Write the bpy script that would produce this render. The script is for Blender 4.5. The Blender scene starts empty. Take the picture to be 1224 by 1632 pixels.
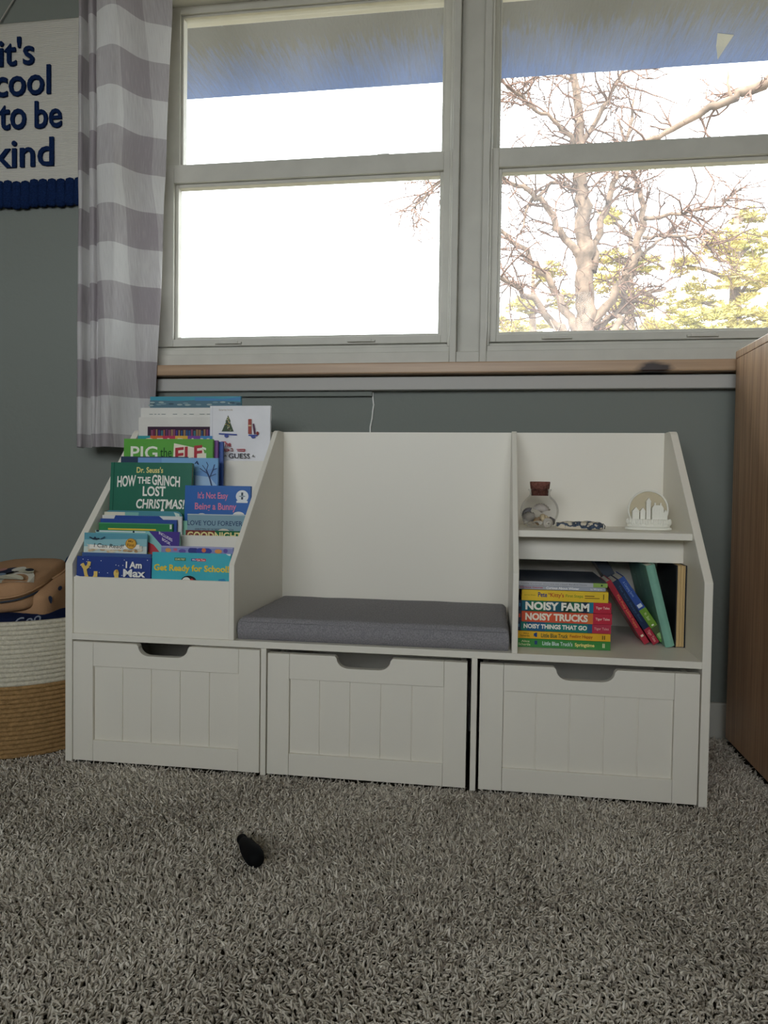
import bpy, bmesh, math, random
import numpy as np
from mathutils import Vector, Matrix, noise

scene = bpy.context.scene
COL = scene.collection
PI = math.pi

# ------------------------------------------------------------------ camera
cam_d = bpy.data.cameras.new('camera')
cam_d.sensor_fit = 'HORIZONTAL'
cam_d.sensor_width = 36.0
cam_d.lens = 34.09
cam_d.clip_start = 0.02
cam_d.clip_end = 300
cam = bpy.data.objects.new('camera', cam_d)
COL.objects.link(cam)
YAW, PITCH, ROLL = 0.1457, -0.0307, 0.0143
fwd = Vector((-math.sin(YAW) * math.cos(PITCH), math.cos(YAW) * math.cos(PITCH), math.sin(PITCH)))
rt = Vector((math.cos(YAW), math.sin(YAW), 0))
upv = rt.cross(fwd)
c_, s_ = math.cos(ROLL), math.sin(ROLL)
rr, uu = c_ * rt + s_ * upv, -s_ * rt + c_ * upv
cam.matrix_world = Matrix(((rr.x, uu.x, -fwd.x, 0.8199), (rr.y, uu.y, -fwd.y, -1.6408),
                           (rr.z, uu.z, -fwd.z, 0.5403), (0, 0, 0, 1)))
scene.camera = cam

# ------------------------------------------------------------------ light
SKY = 5.0
world = bpy.data.worlds.new('world')
scene.world = world
world.use_nodes = True
bg = world.node_tree.nodes['Background']
bg.inputs[0].default_value = (0.91, 0.95, 0.97, 1)
bg.inputs[1].default_value = SKY

sun_d = bpy.data.lights.new('sun', 'SUN')
sun_d.energy = 7.0
sun_d.angle = 0.01
sun_d.color = (1.0, 0.93, 0.82)
sun = bpy.data.objects.new('sun', sun_d)
COL.objects.link(sun)
sun.rotation_euler = Vector((0.35, 0.60, -0.72)).to_track_quat('-Z', 'Y').to_euler()


def portal(name, loc, size, direction):
    d = bpy.data.lights.new(name, 'AREA')
    d.shape = 'RECTANGLE'
    d.size, d.size_y = size
    d.cycles.is_portal = True
    o = bpy.data.objects.new(name, d)
    COL.objects.link(o)
    o.location = loc
    o.rotation_euler = Vector(direction).to_track_quat('-Z', 'Y').to_euler()


# daylight openings: the window in view, and an unseen opening added opposite it for fill
BWX0, BWX1, BWZ0, BWZ1, BWY = -0.75, 1.55, 0.85, 2.20, -3.4
portal('portal_front', (0.75, 0.245, 1.31), (1.60, 0.96), (0, -1, 0))
portal('portal_back', ((BWX0 + BWX1) / 2, BWY - 0.17, (BWZ0 + BWZ1) / 2), (BWX1 - BWX0, BWZ1 - BWZ0), (0, 1, 0))

vs = scene.view_settings
vs.view_transform = 'Standard'
vs.look = 'None'
vs.gamma = 1.0
vs.use_curve_mapping = False
vs.exposure = 0.78
scene.cycles.use_denoising = True
scene.cycles.max_bounces = 10
scene.cycles.diffuse_bounces = 6
scene.cycles.transparent_max_bounces = 24


# ------------------------------------------------------------------ helpers
def lin(h):
    if not isinstance(h, str):
        return tuple(h) + (1,) if len(h) == 3 else tuple(h)
    h = h.lstrip('#')
    out = []
    for i in (0, 2, 4):
        v = int(h[i:i + 2], 16) / 255
        out.append(v / 12.92 if v <= 0.04045 else ((v + 0.055) / 1.055) ** 2.4)
    return tuple(out) + (1,)


MATS = {}


def mat(name, col, rough=0.6, spec=0.3, var=0.0, vscale=20, bump=0.0, bscale=200, stretch=None, metal=0.0, col2=None, detail=3):
    if name in MATS:
        return MATS[name]
    m = bpy.data.materials.new(name)
    m.use_nodes = True
    nt = m.node_tree
    b = nt.nodes['Principled BSDF']
    c = lin(col)
    b.inputs['Base Color'].default_value = c
    b.inputs['Roughness'].default_value = rough
    b.inputs['Specular IOR Level'].default_value = spec
    b.inputs['Metallic'].default_value = metal
    tc = nt.nodes.new('ShaderNodeTexCoord')
    src = tc.outputs['Object']
    if stretch:
        mp = nt.nodes.new('ShaderNodeMapping')
        mp.inputs['Scale'].default_value = stretch
        nt.links.new(src, mp.inputs[0])
        src = mp.outputs[0]
    if var > 0 or col2 is not None:
        n = nt.nodes.new('ShaderNodeTexNoise')
        n.inputs['Scale'].default_value = vscale
        n.inputs['Detail'].default_value = detail
        nt.links.new(src, n.inputs['Vector'])
        r = nt.nodes.new('ShaderNodeValToRGB')
        r.color_ramp.elements[0].position = 0.3
        r.color_ramp.elements[1].position = 0.7
        if col2 is not None:
            a, d = c, lin(col2)
        else:
            a = tuple(x * (1 - var) for x in c[:3]) + (1,)
            d = tuple(min(1, x * (1 + var)) for x in c[:3]) + (1,)
        r.color_ramp.elements[0].color = a
        r.color_ramp.elements[1].color = d
        nt.links.new(n.outputs[0], r.inputs[0])
        nt.links.new(r.outputs[0], b.inputs['Base Color'])
    if bump > 0:
        n2 = nt.nodes.new('ShaderNodeTexNoise')
        n2.inputs['Scale'].default_value = bscale
        n2.inputs['Detail'].default_value = 4
        nt.links.new(src, n2.inputs['Vector'])
        bp = nt.nodes.new('ShaderNodeBump')
        bp.inputs['Strength'].default_value = bump
        bp.inputs['Distance'].default_value = 0.004
        nt.links.new(n2.outputs[0], bp.inputs['Height'])
        nt.links.new(bp.outputs[0], b.inputs['Normal'])
    MATS[name] = m
    return m


def flat(col, rough=0.55):
    return mat('ink_' + str(col), col, rough=rough, spec=0.25)


def empty(name, loc=(0, 0, 0), rot=(0, 0, 0)):
    o = bpy.data.objects.new(name, None)
    o.empty_display_size = 0.05
    COL.objects.link(o)
    o.location = loc
    o.rotation_euler = rot
    return o


def tag(o, label, cat, group=None, kind=None):
    o['label'] = label
    o['category'] = cat
    if group:
        o['group'] = group
    if kind:
        o['kind'] = kind
    return o


def struct(o, label=None):
    o['kind'] = 'structure'
    if label:
        o['label'] = label
    return o


class MB:
    """collects geometry of one mesh"""

    def __init__(self):
        self.v, self.f, self.mi, self.sm = [], [], [], []
        self.mats = []

    def m(self, material):
        if material not in self.mats:
            self.mats.append(material)
        return self.mats.index(material)

    def add(self, verts, faces, material=None, smooth=False):
        k = len(self.v)
        i = self.m(material) if material is not None else 0
        self.v.extend([tuple(p) for p in verts])
        for f in faces:
            self.f.append(tuple(k + j for j in f))
            self.mi.append(i)
            self.sm.append(smooth)
        return self

    def box(self, x0, x1, y0, y1, z0, z1, material=None):
        v = [(x, y, z) for z in (z0, z1) for y in (y0, y1) for x in (x0, x1)]
        f = [(0, 2, 3, 1), (4, 5, 7, 6), (0, 1, 5, 4), (2, 6, 7, 3), (0, 4, 6, 2), (1, 3, 7, 5)]
        return self.add(v, f, material)

    def prism(self, pts, axis, a, b, material=None, smooth=False):
        """polygon pts (2D) extruded along axis from a to b"""
        def P(p, t):
            if axis == 'x':
                return (t, p[0], p[1])
            if axis == 'y':
                return (p[0], t, p[1])
            return (p[0], p[1], t)
        n = len(pts)
        v = [P(p, a) for p in pts] + [P(p, b) for p in pts]
        f = [tuple(range(n)), tuple(range(2 * n - 1, n - 1, -1))]
        f += [(i, i + n, (i + 1) % n + n, (i + 1) % n) for i in range(n)]
        return self.add(v, f, material, smooth)

    def tube(self, path, rad, seg=8, material=None, caps=True):
        path = [Vector(p) for p in path]
        n = len(path)
        if not isinstance(rad, (list, tuple)):
            rad = [rad] * n
        v, f = [], []
        ref = None
        for i, p in enumerate(path):
            t = (path[min(i + 1, n - 1)] - path[max(i - 1, 0)]).normalized()
            if ref is None:
                ref = t.orthogonal().normalized()
            else:
                ref = (ref - t * ref.dot(t))
                ref = ref.normalized() if ref.length > 1e-6 else t.orthogonal().normalized()
            b = t.cross(ref)
            for j in range(seg):
                a = 2 * PI * j / seg
                v.append(p + (ref * math.cos(a) + b * math.sin(a)) * rad[i])
        for i in range(n - 1):
            for j in range(seg):
                f.append((i * seg + j, i * seg + (j + 1) % seg, (i + 1) * seg + (j + 1) % seg, (i + 1) * seg + j))
        if caps:
            f.append(tuple(range(seg - 1, -1, -1)))
            f.append(tuple((n - 1) * seg + j for j in range(seg)))
        return self.add(v, f, material, True)

    def lathe(self, prof, center=(0, 0, 0), seg=32, material=None, sx=1.0, sy=1.0, axis='z'):
        v, f = [], []
        for r, z in prof:
            for j in range(seg):
                a = 2 * PI * j / seg
                p = (r * math.cos(a) * sx, r * math.sin(a) * sy, z)
                if axis == 'x':
                    p = (p[2], p[0], p[1])
                v.append((p[0] + center[0], p[1] + center[1], p[2] + center[2]))
        n = len(prof)
        for i in range(n - 1):
            for j in range(seg):
                f.append((i * seg + j, i * seg + (j + 1) % seg, (i + 1) * seg + (j + 1) % seg, (i + 1) * seg + j))
        if prof[0][0] > 1e-5:
            f.append(tuple(range(seg - 1, -1, -1)))
        if prof[-1][0] > 1e-5:
            f.append(tuple((n - 1) * seg + j for j in range(seg)))
        return self.add(v, f, material, True)

    def blob(self, c, half, e=0.5, rot=None, seg=28, material=None, fn=None, eh=None):
        """superellipsoid"""
        def sp(x, p):
            return math.copysign(abs(x) ** p, x)
        v, f = [], []
        n = seg // 2
        for i in range(n + 1):
            ph = -PI / 2 + PI * i / n
            for j in range(seg):
                th = 2 * PI * j / seg
                p = Vector((half[0] * sp(math.cos(ph), e) * sp(math.cos(th), eh or e),
                            half[1] * sp(math.cos(ph), e) * sp(math.sin(th), eh or e),
                            half[2] * sp(math.sin(ph), e)))
                if fn:
                    p = fn(p)
                if rot is not None:
                    p = rot @ p
                v.append(p + Vector(c))
        for i in range(n):
            for j in range(seg):
                f.append((i * seg + j, i * seg + (j + 1) % seg, (i + 1) * seg + (j + 1) % seg, (i + 1) * seg + j))
        return self.add(v, f, material, True)

    def build(self, name, material=None, parent=None, bevel=0.0, bseg=2, sub=0, xf=None, merge=False):
        me = bpy.data.meshes.new(name)
        vv = self.v if xf is None else [tuple(xf @ Vector(p)) for p in self.v]
        me.from_pydata(vv, [], self.f)
        if self.mats:
            for m in self.mats:
                me.materials.append(m)
            me.polygons.foreach_set('material_index', self.mi)
        elif material is not None:
            me.materials.append(material)
        me.polygons.foreach_set('use_smooth', self.sm)
        me.validate()
        bm = bmesh.new()
        bm.from_mesh(me)
        if merge:
            bmesh.ops.remove_doubles(bm, verts=bm.verts, dist=1e-5)
        bmesh.ops.recalc_face_normals(bm, faces=bm.faces)
        bm.to_mesh(me)
        bm.free()
        me.update()
        o = bpy.data.objects.new(name, me)
        COL.objects.link(o)
        if parent is not None:
            o.parent = parent
        if bevel > 0:
            b = o.modifiers.new('bevel', 'BEVEL')
            b.width = bevel
            b.segments = bseg
            b.limit_method = 'ANGLE'
            b.angle_limit = 0.6
            b.harden_normals = False
        if sub:
            s = o.modifiers.new('subdivision', 'SUBSURF')
            s.levels = s.render_levels = sub
        return o


_tc = {}


def text2d(s, offset=0.0, shear=0.0):
    """outline of a string as flat 2D mesh, fitted to the unit square"""
    key = (s, offset, shear)
    if key in _tc:
        return _tc[key]
    cu = bpy.data.curves.new('lettering', 'FONT')
    cu.body = s
    cu.offset = offset
    cu.shear = shear
    cu.resolution_u = 3
    ob = bpy.data.objects.new('lettering', cu)
    COL.objects.link(ob)
    dg = bpy.context.evaluated_depsgraph_get()
    dg.update()
    me = bpy.data.meshes.new_from_object(ob.evaluated_get(dg))
    v = np.array([x.co[:2] for x in me.vertices])
    f = [tuple(p.vertices) for p in me.polygons]
    bpy.data.objects.remove(ob)
    bpy.data.curves.remove(cu)
    bpy.data.meshes.remove(me)
    lo, hi = v.min(0), v.max(0)
    v = (v - lo) / np.maximum(hi - lo, 1e-6)
    _tc[key] = (v, f)
    return _tc[key]


# ------------------------------------------------------------------ materials
M_WHITE = mat('white_laminate', '#ebe7dc', rough=0.42, spec=0.4, bump=0.02, bscale=300)
M_WALL = mat('sage_grey_wall_paint', '#7d827d', rough=0.75, spec=0.2, bump=0.35, bscale=55)
M_CEIL = mat('ceiling_paint', '#e8e6e0', rough=0.9, bump=0.2, bscale=80)
M_TRIM = mat('painted_window_trim', '#c2c0b7', rough=0.5, spec=0.35, var=0.05, vscale=18, bump=0.06, bscale=60)
M_BASE = mat('baseboard_paint', '#b9b8b0', rough=0.5)
M_APRON = mat('apron_paint', '#b4b2ae', rough=0.55, bump=0.08, bscale=40)

# ------------------------------------------------------------------ room shell
WY0, WY1 = 0.08, 0.24
RX0, RX1, RY0, CZ = -1.3, 2.7, BWY, 2.42
HX0, HX1, HZ0, HZ1 = -0.04, 1.53, 0.835, 1.78
FZ = -0.014

MB().box(RX0 - .15, RX1 + .15, RY0 - .15, WY1, FZ - .1, FZ).build('floor', mat('carpet_backing', '#4c463c', rough=0.95, spec=0.05, var=0.45, vscale=260, bump=1.0, bscale=260))
struct(bpy.data.objects['floor'])
struct(MB().box(RX0 - .15, RX1 + .15, RY0 - .15, WY1, CZ, CZ + .12).build('ceiling', M_CEIL))
w = MB()
w.box(RX0, HX0, WY0, WY1, FZ, CZ).box(HX1, RX1, WY0, WY1, FZ, CZ)
w.box(HX0, HX1, WY0, WY1, FZ, HZ0 - .0005).box(HX0, HX1, WY0, WY1, HZ1, CZ)
struct(w.build('wall_front', M_WALL))
struct(MB().box(RX0 - .15, RX0, RY0, WY1, FZ, CZ).build('wall_left', M_WALL))
struct(MB().box(RX1, RX1 + .15, RY0, WY1, FZ, CZ).build('wall_right', M_WALL))
w = MB()
w.box(RX0, BWX0, RY0 - .15, RY0, FZ, CZ).box(BWX1, RX1, RY0 - .15, RY0, FZ, CZ)
w.box(BWX0, BWX1, RY0 - .15, RY0, FZ, BWZ0).box(BWX0, BWX1, RY0 - .15, RY0, BWZ1, CZ)
struct(w.build('wall_back', M_WALL))
w = MB()
t = .05
w.box(BWX0, BWX0 + t, RY0 - .12, RY0 - .04, BWZ0, BWZ1).box(BWX1 - t, BWX1, RY0 - .12, RY0 - .04, BWZ0, BWZ1)
w.box(BWX0 + t, BWX1 - t, RY0 - .12, RY0 - .04, BWZ0, BWZ0 + t).box(BWX0 + t, BWX1 - t, RY0 - .12, RY0 - .04, BWZ1 - t, BWZ1)
xm = (BWX0 + BWX1) / 2
w.box(xm - .03, xm + .03, RY0 - .12, RY0 - .04, BWZ0 + t, BWZ1 - t)
struct(w.build('window_3', M_TRIM))  # frame of the unseen back opening, added for fill light

# unseen roof slab, added with a deep back eave to keep sun out
ro = MB().box(RX0 - .8, RX1 + .8, RY0 - 2.3, WY1 + .56, CZ + .13, CZ + .3).build('sun_blocking_roof', mat('unseen_roof_slab', '#6a6560', rough=0.9, var=0.2, vscale=30))
struct(ro)
M_SOF = mat('soffit_board', '#6a6a68', rough=.85, var=.2, vscale=5, bump=.6, bscale=40, detail=8)
M_SOFB = mat('soffit_skyglow_board', '#77766f', rough=.85, bump=.9, bscale=55, stretch=(2.5, .6, 1))  # grey to blue ramp paints sky glow into the outer soffit colour
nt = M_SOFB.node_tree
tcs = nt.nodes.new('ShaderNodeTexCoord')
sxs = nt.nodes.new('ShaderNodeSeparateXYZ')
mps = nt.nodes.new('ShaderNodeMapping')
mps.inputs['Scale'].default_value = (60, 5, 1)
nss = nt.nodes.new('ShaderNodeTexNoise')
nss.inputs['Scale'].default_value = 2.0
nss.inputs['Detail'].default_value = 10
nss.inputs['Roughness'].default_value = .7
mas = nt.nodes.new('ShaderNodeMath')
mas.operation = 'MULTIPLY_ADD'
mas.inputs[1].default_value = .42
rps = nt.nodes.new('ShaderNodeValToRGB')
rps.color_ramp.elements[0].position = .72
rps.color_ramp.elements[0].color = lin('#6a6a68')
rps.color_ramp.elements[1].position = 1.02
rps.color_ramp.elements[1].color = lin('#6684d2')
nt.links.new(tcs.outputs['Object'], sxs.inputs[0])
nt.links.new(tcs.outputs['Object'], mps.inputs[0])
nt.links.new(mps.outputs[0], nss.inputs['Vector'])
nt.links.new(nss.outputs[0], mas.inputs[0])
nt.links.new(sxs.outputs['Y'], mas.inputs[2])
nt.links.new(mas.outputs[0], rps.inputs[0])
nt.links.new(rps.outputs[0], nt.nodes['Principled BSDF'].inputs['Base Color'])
so = MB()
so.box(RX0 - .8, RX1 + .8, WY1, .42, 1.885, 1.905, M_SOF)
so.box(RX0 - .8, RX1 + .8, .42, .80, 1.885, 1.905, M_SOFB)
so.box(RX0 - .8, RX1 + .8, .785, .80, 1.905, CZ + .13, M_SOF)
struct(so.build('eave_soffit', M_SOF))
fl = MB()
fl.add([(1.448, .636, 1.884), (1.497, .650, 1.884), (1.486, .685, 1.872), (1.468, .70, 1.845), (1.455, .672, 1.868)],
       [(0, 1, 2, 4), (4, 2, 3)], smooth=False)
o = fl.build('paint_flake', mat('peeling_paint', '#bdbab2', rough=0.8))
so_ = o.modifiers.new('solid', 'SOLIDIFY')
so_.thickness = 0.0012
tag(o, 'curled flake of pale paint peeling off the soffit outside the right window', 'paint flake')

# window frames -----------------------------------------------------------
gm = bpy.data.materials.new('window_glass')
gm.use_nodes = True
nt = gm.node_tree
nt.nodes.clear()
out = nt.nodes.new('ShaderNodeOutputMaterial')
tr = nt.nodes.new('ShaderNodeBsdfTransparent')
tr.inputs[0].default_value = (0.97, 0.985, 0.98, 1)
gl = nt.nodes.new('ShaderNodeBsdfGlossy')
gl.inputs['Roughness'].default_value = 0.02
tl = nt.nodes.new('ShaderNodeBsdfTranslucent')  # translucent share lays a pale haze over the view, standing in for flare
tl.inputs[0].default_value = (0.92, 0.94, 1.0, 1)
nz = nt.nodes.new('ShaderNodeTexNoise')
nz.inputs['Scale'].default_value = 4
nz.inputs['Detail'].default_value = 6
mr = nt.nodes.new('ShaderNodeMapRange')
mr.inputs['From Min'].default_value = 0.3
mr.inputs['From Max'].default_value = 0.75
mr.inputs['To Min'].default_value = 0.022
mr.inputs['To Max'].default_value = 0.05
tcn = nt.nodes.new('ShaderNodeTexCoord')
nt.links.new(tcn.outputs['Object'], nz.inputs['Vector'])
nt.links.new(nz.outputs[0], mr.inputs[0])
m1 = nt.nodes.new('ShaderNodeMixShader')
nt.links.new(mr.outputs[0], m1.inputs[0])
nt.links.new(tr.outputs[0], m1.inputs[1])
nt.links.new(tl.outputs[0], m1.inputs[2])
m2 = nt.nodes.new('ShaderNodeMixShader')
m2.inputs[0].default_value = 0.008
nt.links.new(m1.outputs[0], m2.inputs[1])
nt.links.new(gl.outputs[0], m2.inputs[2])
nt.links.new(m2.outputs[0], out.inputs[0])
M_GLASS = gm


def ring(mb, x0, x1, z0, z1, l, r, b, t_, y0, y1, material=None):
    """rectangular ring: outer box x0..x1,z0..z1 with member widths"""
    mb.box(x0, x0 + l, y0, y1, z0, z1, material)
    mb.box(x1 - r, x1, y0, y1, z0, z1, material)
    mb.box(x0 + l, x1 - r, y0, y1, z0, z0 + b, material)
    mb.box(x0 + l, x1 - r, y0, y1, z1 - t_, z1, material)


def window(idx, gx0, gx1, fx0, fx1):
    """gx: glass span of lower sash; fx: frame span"""
    fr = MB()
    z0, z1 = HZ0, HZ1
    ring(fr, fx0, fx1, z0, z1, .016, .016, .030, .03, .066, .22)
    # stepped stops and sill nosing
    fr.box(fx0 + .016, fx1 - .016, .078, .22, z0 + .030, z0 + .044)
    fr.box(fx0 + .016, fx1 - .016, .092, .22, z0 + .044, z0 + .052)
    fr.box(fx0 + .016, fx0 + .022, .080, .088, z0 + .044, z1 - .03)
    fr.box(fx1 - .022, fx1 - .016, .080, .088, z0 + .044, z1 - .03)
    f = struct(fr.build('window_%d' % idx, M_TRIM, bevel=.0018))
    # lower sash
    ls = MB()
    sx0, sx1 = fx0 + .017, fx1 - .017
    ring(ls, sx0, sx1, .890, 1.338, gx0 - sx0 - .008, sx1 - gx1 - .008, .018, .044, .093, .132)
    ring(ls, gx0 - .008, gx1 + .008, .908, 1.294, .008, .008, .007, .009, .103, .126)
    s = ls.build('lower_sash', M_TRIM, f, bevel=.0015)
    MB().box(gx0 - .002, gx1 + .002, .1145, .1165, .912, 1.288).build('glass_pane', M_GLASS, s)
    for fxr in (.21, .72):
        cx = gx0 + (gx1 - gx0) * fxr
        MB().box(cx - .034, cx + .034, .087, .094, .894, .899).box(cx - .026, cx + .026, .085, .089, .894, .901).build('finger_lift', M_TRIM, s, bevel=.001)
    us = MB()
    ugx0, ugx1 = gx0 - .006, gx1 - .001
    ring(us, sx0, sx1, 1.305, 1.762, ugx0 - sx0 - .006, sx1 - ugx1 - .006, .043, .030, .136, .170)
    ring(us, ugx0 - .006, ugx1 + .006, 1.348, 1.732, .006, .006, .006, .006, .142, .166)
    s2 = us.build('upper_sash', M_TRIM, f, bevel=.0015)
    MB().box(ugx0 - .002, ugx1 + .002, .1495, .1515, 1.352, 1.728).build('glass_pane', M_GLASS, s2)
    if idx == 1:
        lk = MB().box(.535, .565, .100, .128, 1.338, 1.343).build('sash_lock', M_TRIM, s, bevel=.002)
    return f


window(1, .034, .687, -.035, .733)
window(2, .832, 1.460, .787, 1.53)
# mullion post between the two windows
struct(MB().box(.733, .787, .104, .22, HZ0, HZ1).box(.733, .787, .070, .104, HZ0, HZ0 + .03).build('trim_1', M_TRIM, bevel=.002))
# casings left, right and head
struct(MB().box(-.105, -.035, .058, .082, HZ0, HZ1 + .07).build('trim_2', M_TRIM, bevel=.002))
struct(MB().box(1.53, 1.60, .058, .082, HZ0, HZ1 + .07).build('trim_3', M_TRIM, bevel=.002))
struct(MB().box(-.035, 1.53, .058, .082, HZ1, HZ1 + .07).build('trim_4', M_TRIM, bevel=.002))
# wooden stool
wm = bpy.data.materials.new('stained_pine')
wm.use_nodes = True
nt = wm.node_tree
b = nt.nodes['Principled BSDF']
b.inputs['Roughness'].default_value = .4
tc = nt.nodes.new('ShaderNodeTexCoord')
mp = nt.nodes.new('ShaderNodeMapping')
mp.inputs['Scale'].default_value = (2.2, 40, 60)
n = nt.nodes.new('ShaderNodeTexNoise')
n.inputs['Scale'].default_value = 2
n.inputs['Detail'].default_value = 6
r = nt.nodes.new('ShaderNodeValToRGB')
r.color_ramp.elements[0].color = lin('#94755a')
r.color_ramp.elements[1].color = lin('#c4a686')
# one dark knot
mp2 = nt.nodes.new('ShaderNodeMapping')
mp2.inputs['Location'].default_value = (-1.170 * 22, 0, -.815 * 60)
mp2.inputs['Scale'].default_value = (22, 0, 60)
kn = nt.nodes.new('ShaderNodeTexNoise')
kn.inputs['Scale'].default_value = 1.1
kadd = nt.nodes.new('ShaderNodeMixRGB')
kadd.blend_type = 'ADD'
kadd.inputs[0].default_value = 1.0
ln = nt.nodes.new('ShaderNodeVectorMath')
ln.operation = 'LENGTH'
kr = nt.nodes.new('ShaderNodeValToRGB')
kr.color_ramp.elements[0].position = .55
kr.color_ramp.elements[0].color = lin('#3a2015')
kr.color_ramp.elements[1].position = 1.0
kr.color_ramp.elements[1].color = (1, 1, 1, 1)
mx = nt.nodes.new('ShaderNodeMix')
mx.data_type = 'RGBA'
mx.blend_type = 'MULTIPLY'
mx.inputs['Factor'].default_value = 1
nt.links.new(tc.outputs['Object'], mp.inputs[0])
nt.links.new(mp.outputs[0], n.inputs['Vector'])
nt.links.new(n.outputs[0], r.inputs[0])
nt.links.new(tc.outputs['Object'], mp2.inputs[0])
ksub = nt.nodes.new('ShaderNodeVectorMath')
ksub.operation = 'SUBTRACT'
ksub.inputs[1].default_value = (.5, .5, .5)
nt.links.new(mp2.outputs[0], kn.inputs['Vector'])
nt.links.new(kn.outputs['Color'], ksub.inputs[0])
nt.links.new(mp2.outputs[0], kadd.inputs[1])
nt.links.new(ksub.outputs[0], kadd.inputs[2])
nt.links.new(kadd.outputs[0], ln.inputs[0])
nt.links.new(ln.outputs['Value'], kr.inputs[0])
nt.links.new(r.outputs[0], mx.inputs['A'])
nt.links.new(kr.outputs[0], mx.inputs['B'])
nt.links.new(mx.outputs['Result'], b.inputs['Base Color'])
struct(MB().box(-.12, 1.62, .030, .0795, .8085, HZ0 - .001).build('trim_5', wm, bevel=.003), 'stained pine window stool with a dark knot')
struct(MB().box(-.10, 1.60, .054, .0795, .774, .8045).build('trim_6', M_APRON, bevel=.002))
struct(MB().box(-.10, .537, .068, .0795, .7615, .774).build('trim_7', M_WALL, bevel=.002))
struct(MB().box(RX0, RX1, .067, .0795, FZ, .073).build('baseboard_front', M_BASE, bevel=.003))

cd = MB()
cd.tube([(.537, .0765, .772), (.5375, .0765, .755), (.5395, .0765, .742), (.5375, .0765, .728), (.536, .0765, .71), (.532, .0765, .69), (.530, .0765, .60), (.53, .0765, .40)], .0019, 8)
tag(cd.build('cable', mat('white_vinyl', '#e6e6e2', rough=.4)), 'thin white cable running down the wall behind the bench seat', 'cable')

# ------------------------------------------------------------------ storage bench
T, DV = .0148, .0105
F, H, HK, HS, TB = -.33, .670, .3915, .2514, .0125
WD = 1.20
bench = empty('storage_bench', (0.6, -.165, -.002))
tag(bench, 'white kids storage bench with book rack, padded seat, shelves and three drawers', 'storage bench')


def at_bench(mb, name, **kw):
    return mb.build(name, M_WHITE, bench, xf=Matrix.Translation((-.6, .165, .002)), **kw)


def side_profile(hk):
    return [(F, -.002), (F, hk - .004), (F + .003, hk), (-.060, H - .006), (-.052, H - .001), (-.045, H), (-.003, H), (0, H - .003), (0, -.002)]


for x in (0, WD - T):
    at_bench(MB().prism(side_profile(HK), 'x', x, x + T), 'side_panel', bevel=.0012)
X1, X2 = .3335, .8615
for x, hk in ((X1, .398), (X2, .398)):
    pr = [(F, HS)] + side_profile(hk)[1:-1] + [(0, HS)]
    at_bench(MB().prism(pr, 'x', x, x + DV), 'divider_panel', bevel=.0012)
at_bench(MB().box(T, WD - T, F, -.009, HS - TB, HS), 'seat_board', bevel=.0008)
D12, D23 = .3975, .7910
for x in (D12, D23):
    at_bench(MB().box(x, x + DV, F, -.009, -.002, HS - TB), 'drawer_divider', bevel=.0008)
at_bench(MB().box(T, WD - T, -.008, -.001, 0, H), 'back_panel')
at_bench(MB().box(X2 + DV, WD - T, -.2475, -.0085, .4676 - .0125, .4676), 'display_shelf', bevel=.0008)
at_bench(MB().box(X2 + DV, WD - T, -.189, -.180, .4075, .4676 - .0125), 'shelf_apron', bevel=.0008)
LEDGE = [HS, .300, .360, .440]
BZ = [.3620, .4425, .5200, .6000]
BY = [-.325, -.245, -.165, -.085]
for k in range(4):
    at_bench(MB().box(T, X1, BY[k], BY[k] + .006, HS if k == 0 else LEDGE[k] - .006, BZ[k]), 'rack_board', bevel=.0008)
    if k:
        at_bench(MB().box(T, X1, BY[k] + .006, (BY[k + 1] if k < 3 else -.008), LEDGE[k] - .006, LEDGE[k]), 'rack_ledge')


def drawer(x0, x1, zt):
    zb = .002
    W = x1 - x0
    h = zt - zb
    st, rt_, rb = .042, .047, .041
    fb = MB()
    y0, y1 = F - .001, F + .014
    fb.box(x0, x0 + st - .0004, y0, y1, zb, zt)
    fb.box(x1 - st + .0004, x1, y0, y1, zb, zt)
    fb.box(x0 + st, x1 - st, y0 + .0003, y1, zb, zb + rb)
    # top rail with the rounded finger cut-out
    cx = (x0 + x1) / 2 - .004
    hw, dp = .050, .0225
    pts = [(x0 + st, zt - rt_), (x1 - st, zt - rt_), (x1 - st, zt), (cx + hw + .004, zt)]
    for a in range(0, 7):
        q = a / 6 * PI / 2
        pts.append((cx + hw - .024 + .022 * math.cos(q) + .002, zt - dp + .018 * (1 - math.sin(q)) - .0))
    for a in range(6, -1, -1):
        q = a / 6 * PI / 2
        pts.append((cx - hw + .024 - .022 * math.cos(q) - .002, zt - dp + .018 * (1 - math.sin(q))))
    pts += [(cx - hw - .004, zt), (x0 + st, zt)]
    fb.prism(pts, 'y', y0 + .0003, y1)
    # grooved inset planks
    n = 5
    pw = (W - 2 * st) / n
    for i in range(n):
        a = x0 + st + i * pw
        fb.box(a + (.0009 if i else 0), a + pw - (.0009 if i < n - 1 else 0), y0 + .0065, y1 - .001, zb + rb - .001, zt - rt_ + .001)
    fb.box(x0 + st, x1 - st, y0 + .009, y1 - .002, zb + rb - .001, zt - rt_ + .001)
    d = at_bench(fb, 'drawer', bevel=.0007)
    bx = MB()
    a, b_, zz = x0 + .004, x1 - .004, zt - .012
    bx.box(a, a + .010, y1, -.03, zb + .004, zz).box(b_ - .010, b_, y1, -.03, zb + .004, zz)
    bx.box(a + .010, b_ - .010, -.040, -.03, zb + .004, zz).box(a + .010, b_ - .010, y1, -.04, zb + .004, zb + .010)
    bx.build('drawer_box', M_WHITE, d, xf=Matrix.Translation((-.6, .165, .002)))
    return d


drawer(.0172, .3958, .2355)
drawer(.4112, .7835, .2310)
drawer(.8065, 1.1825, .2300)

# seat cushion
cw = MB()


def cush(p):
    return Vector((p.x, p.y, p.z))


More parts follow.
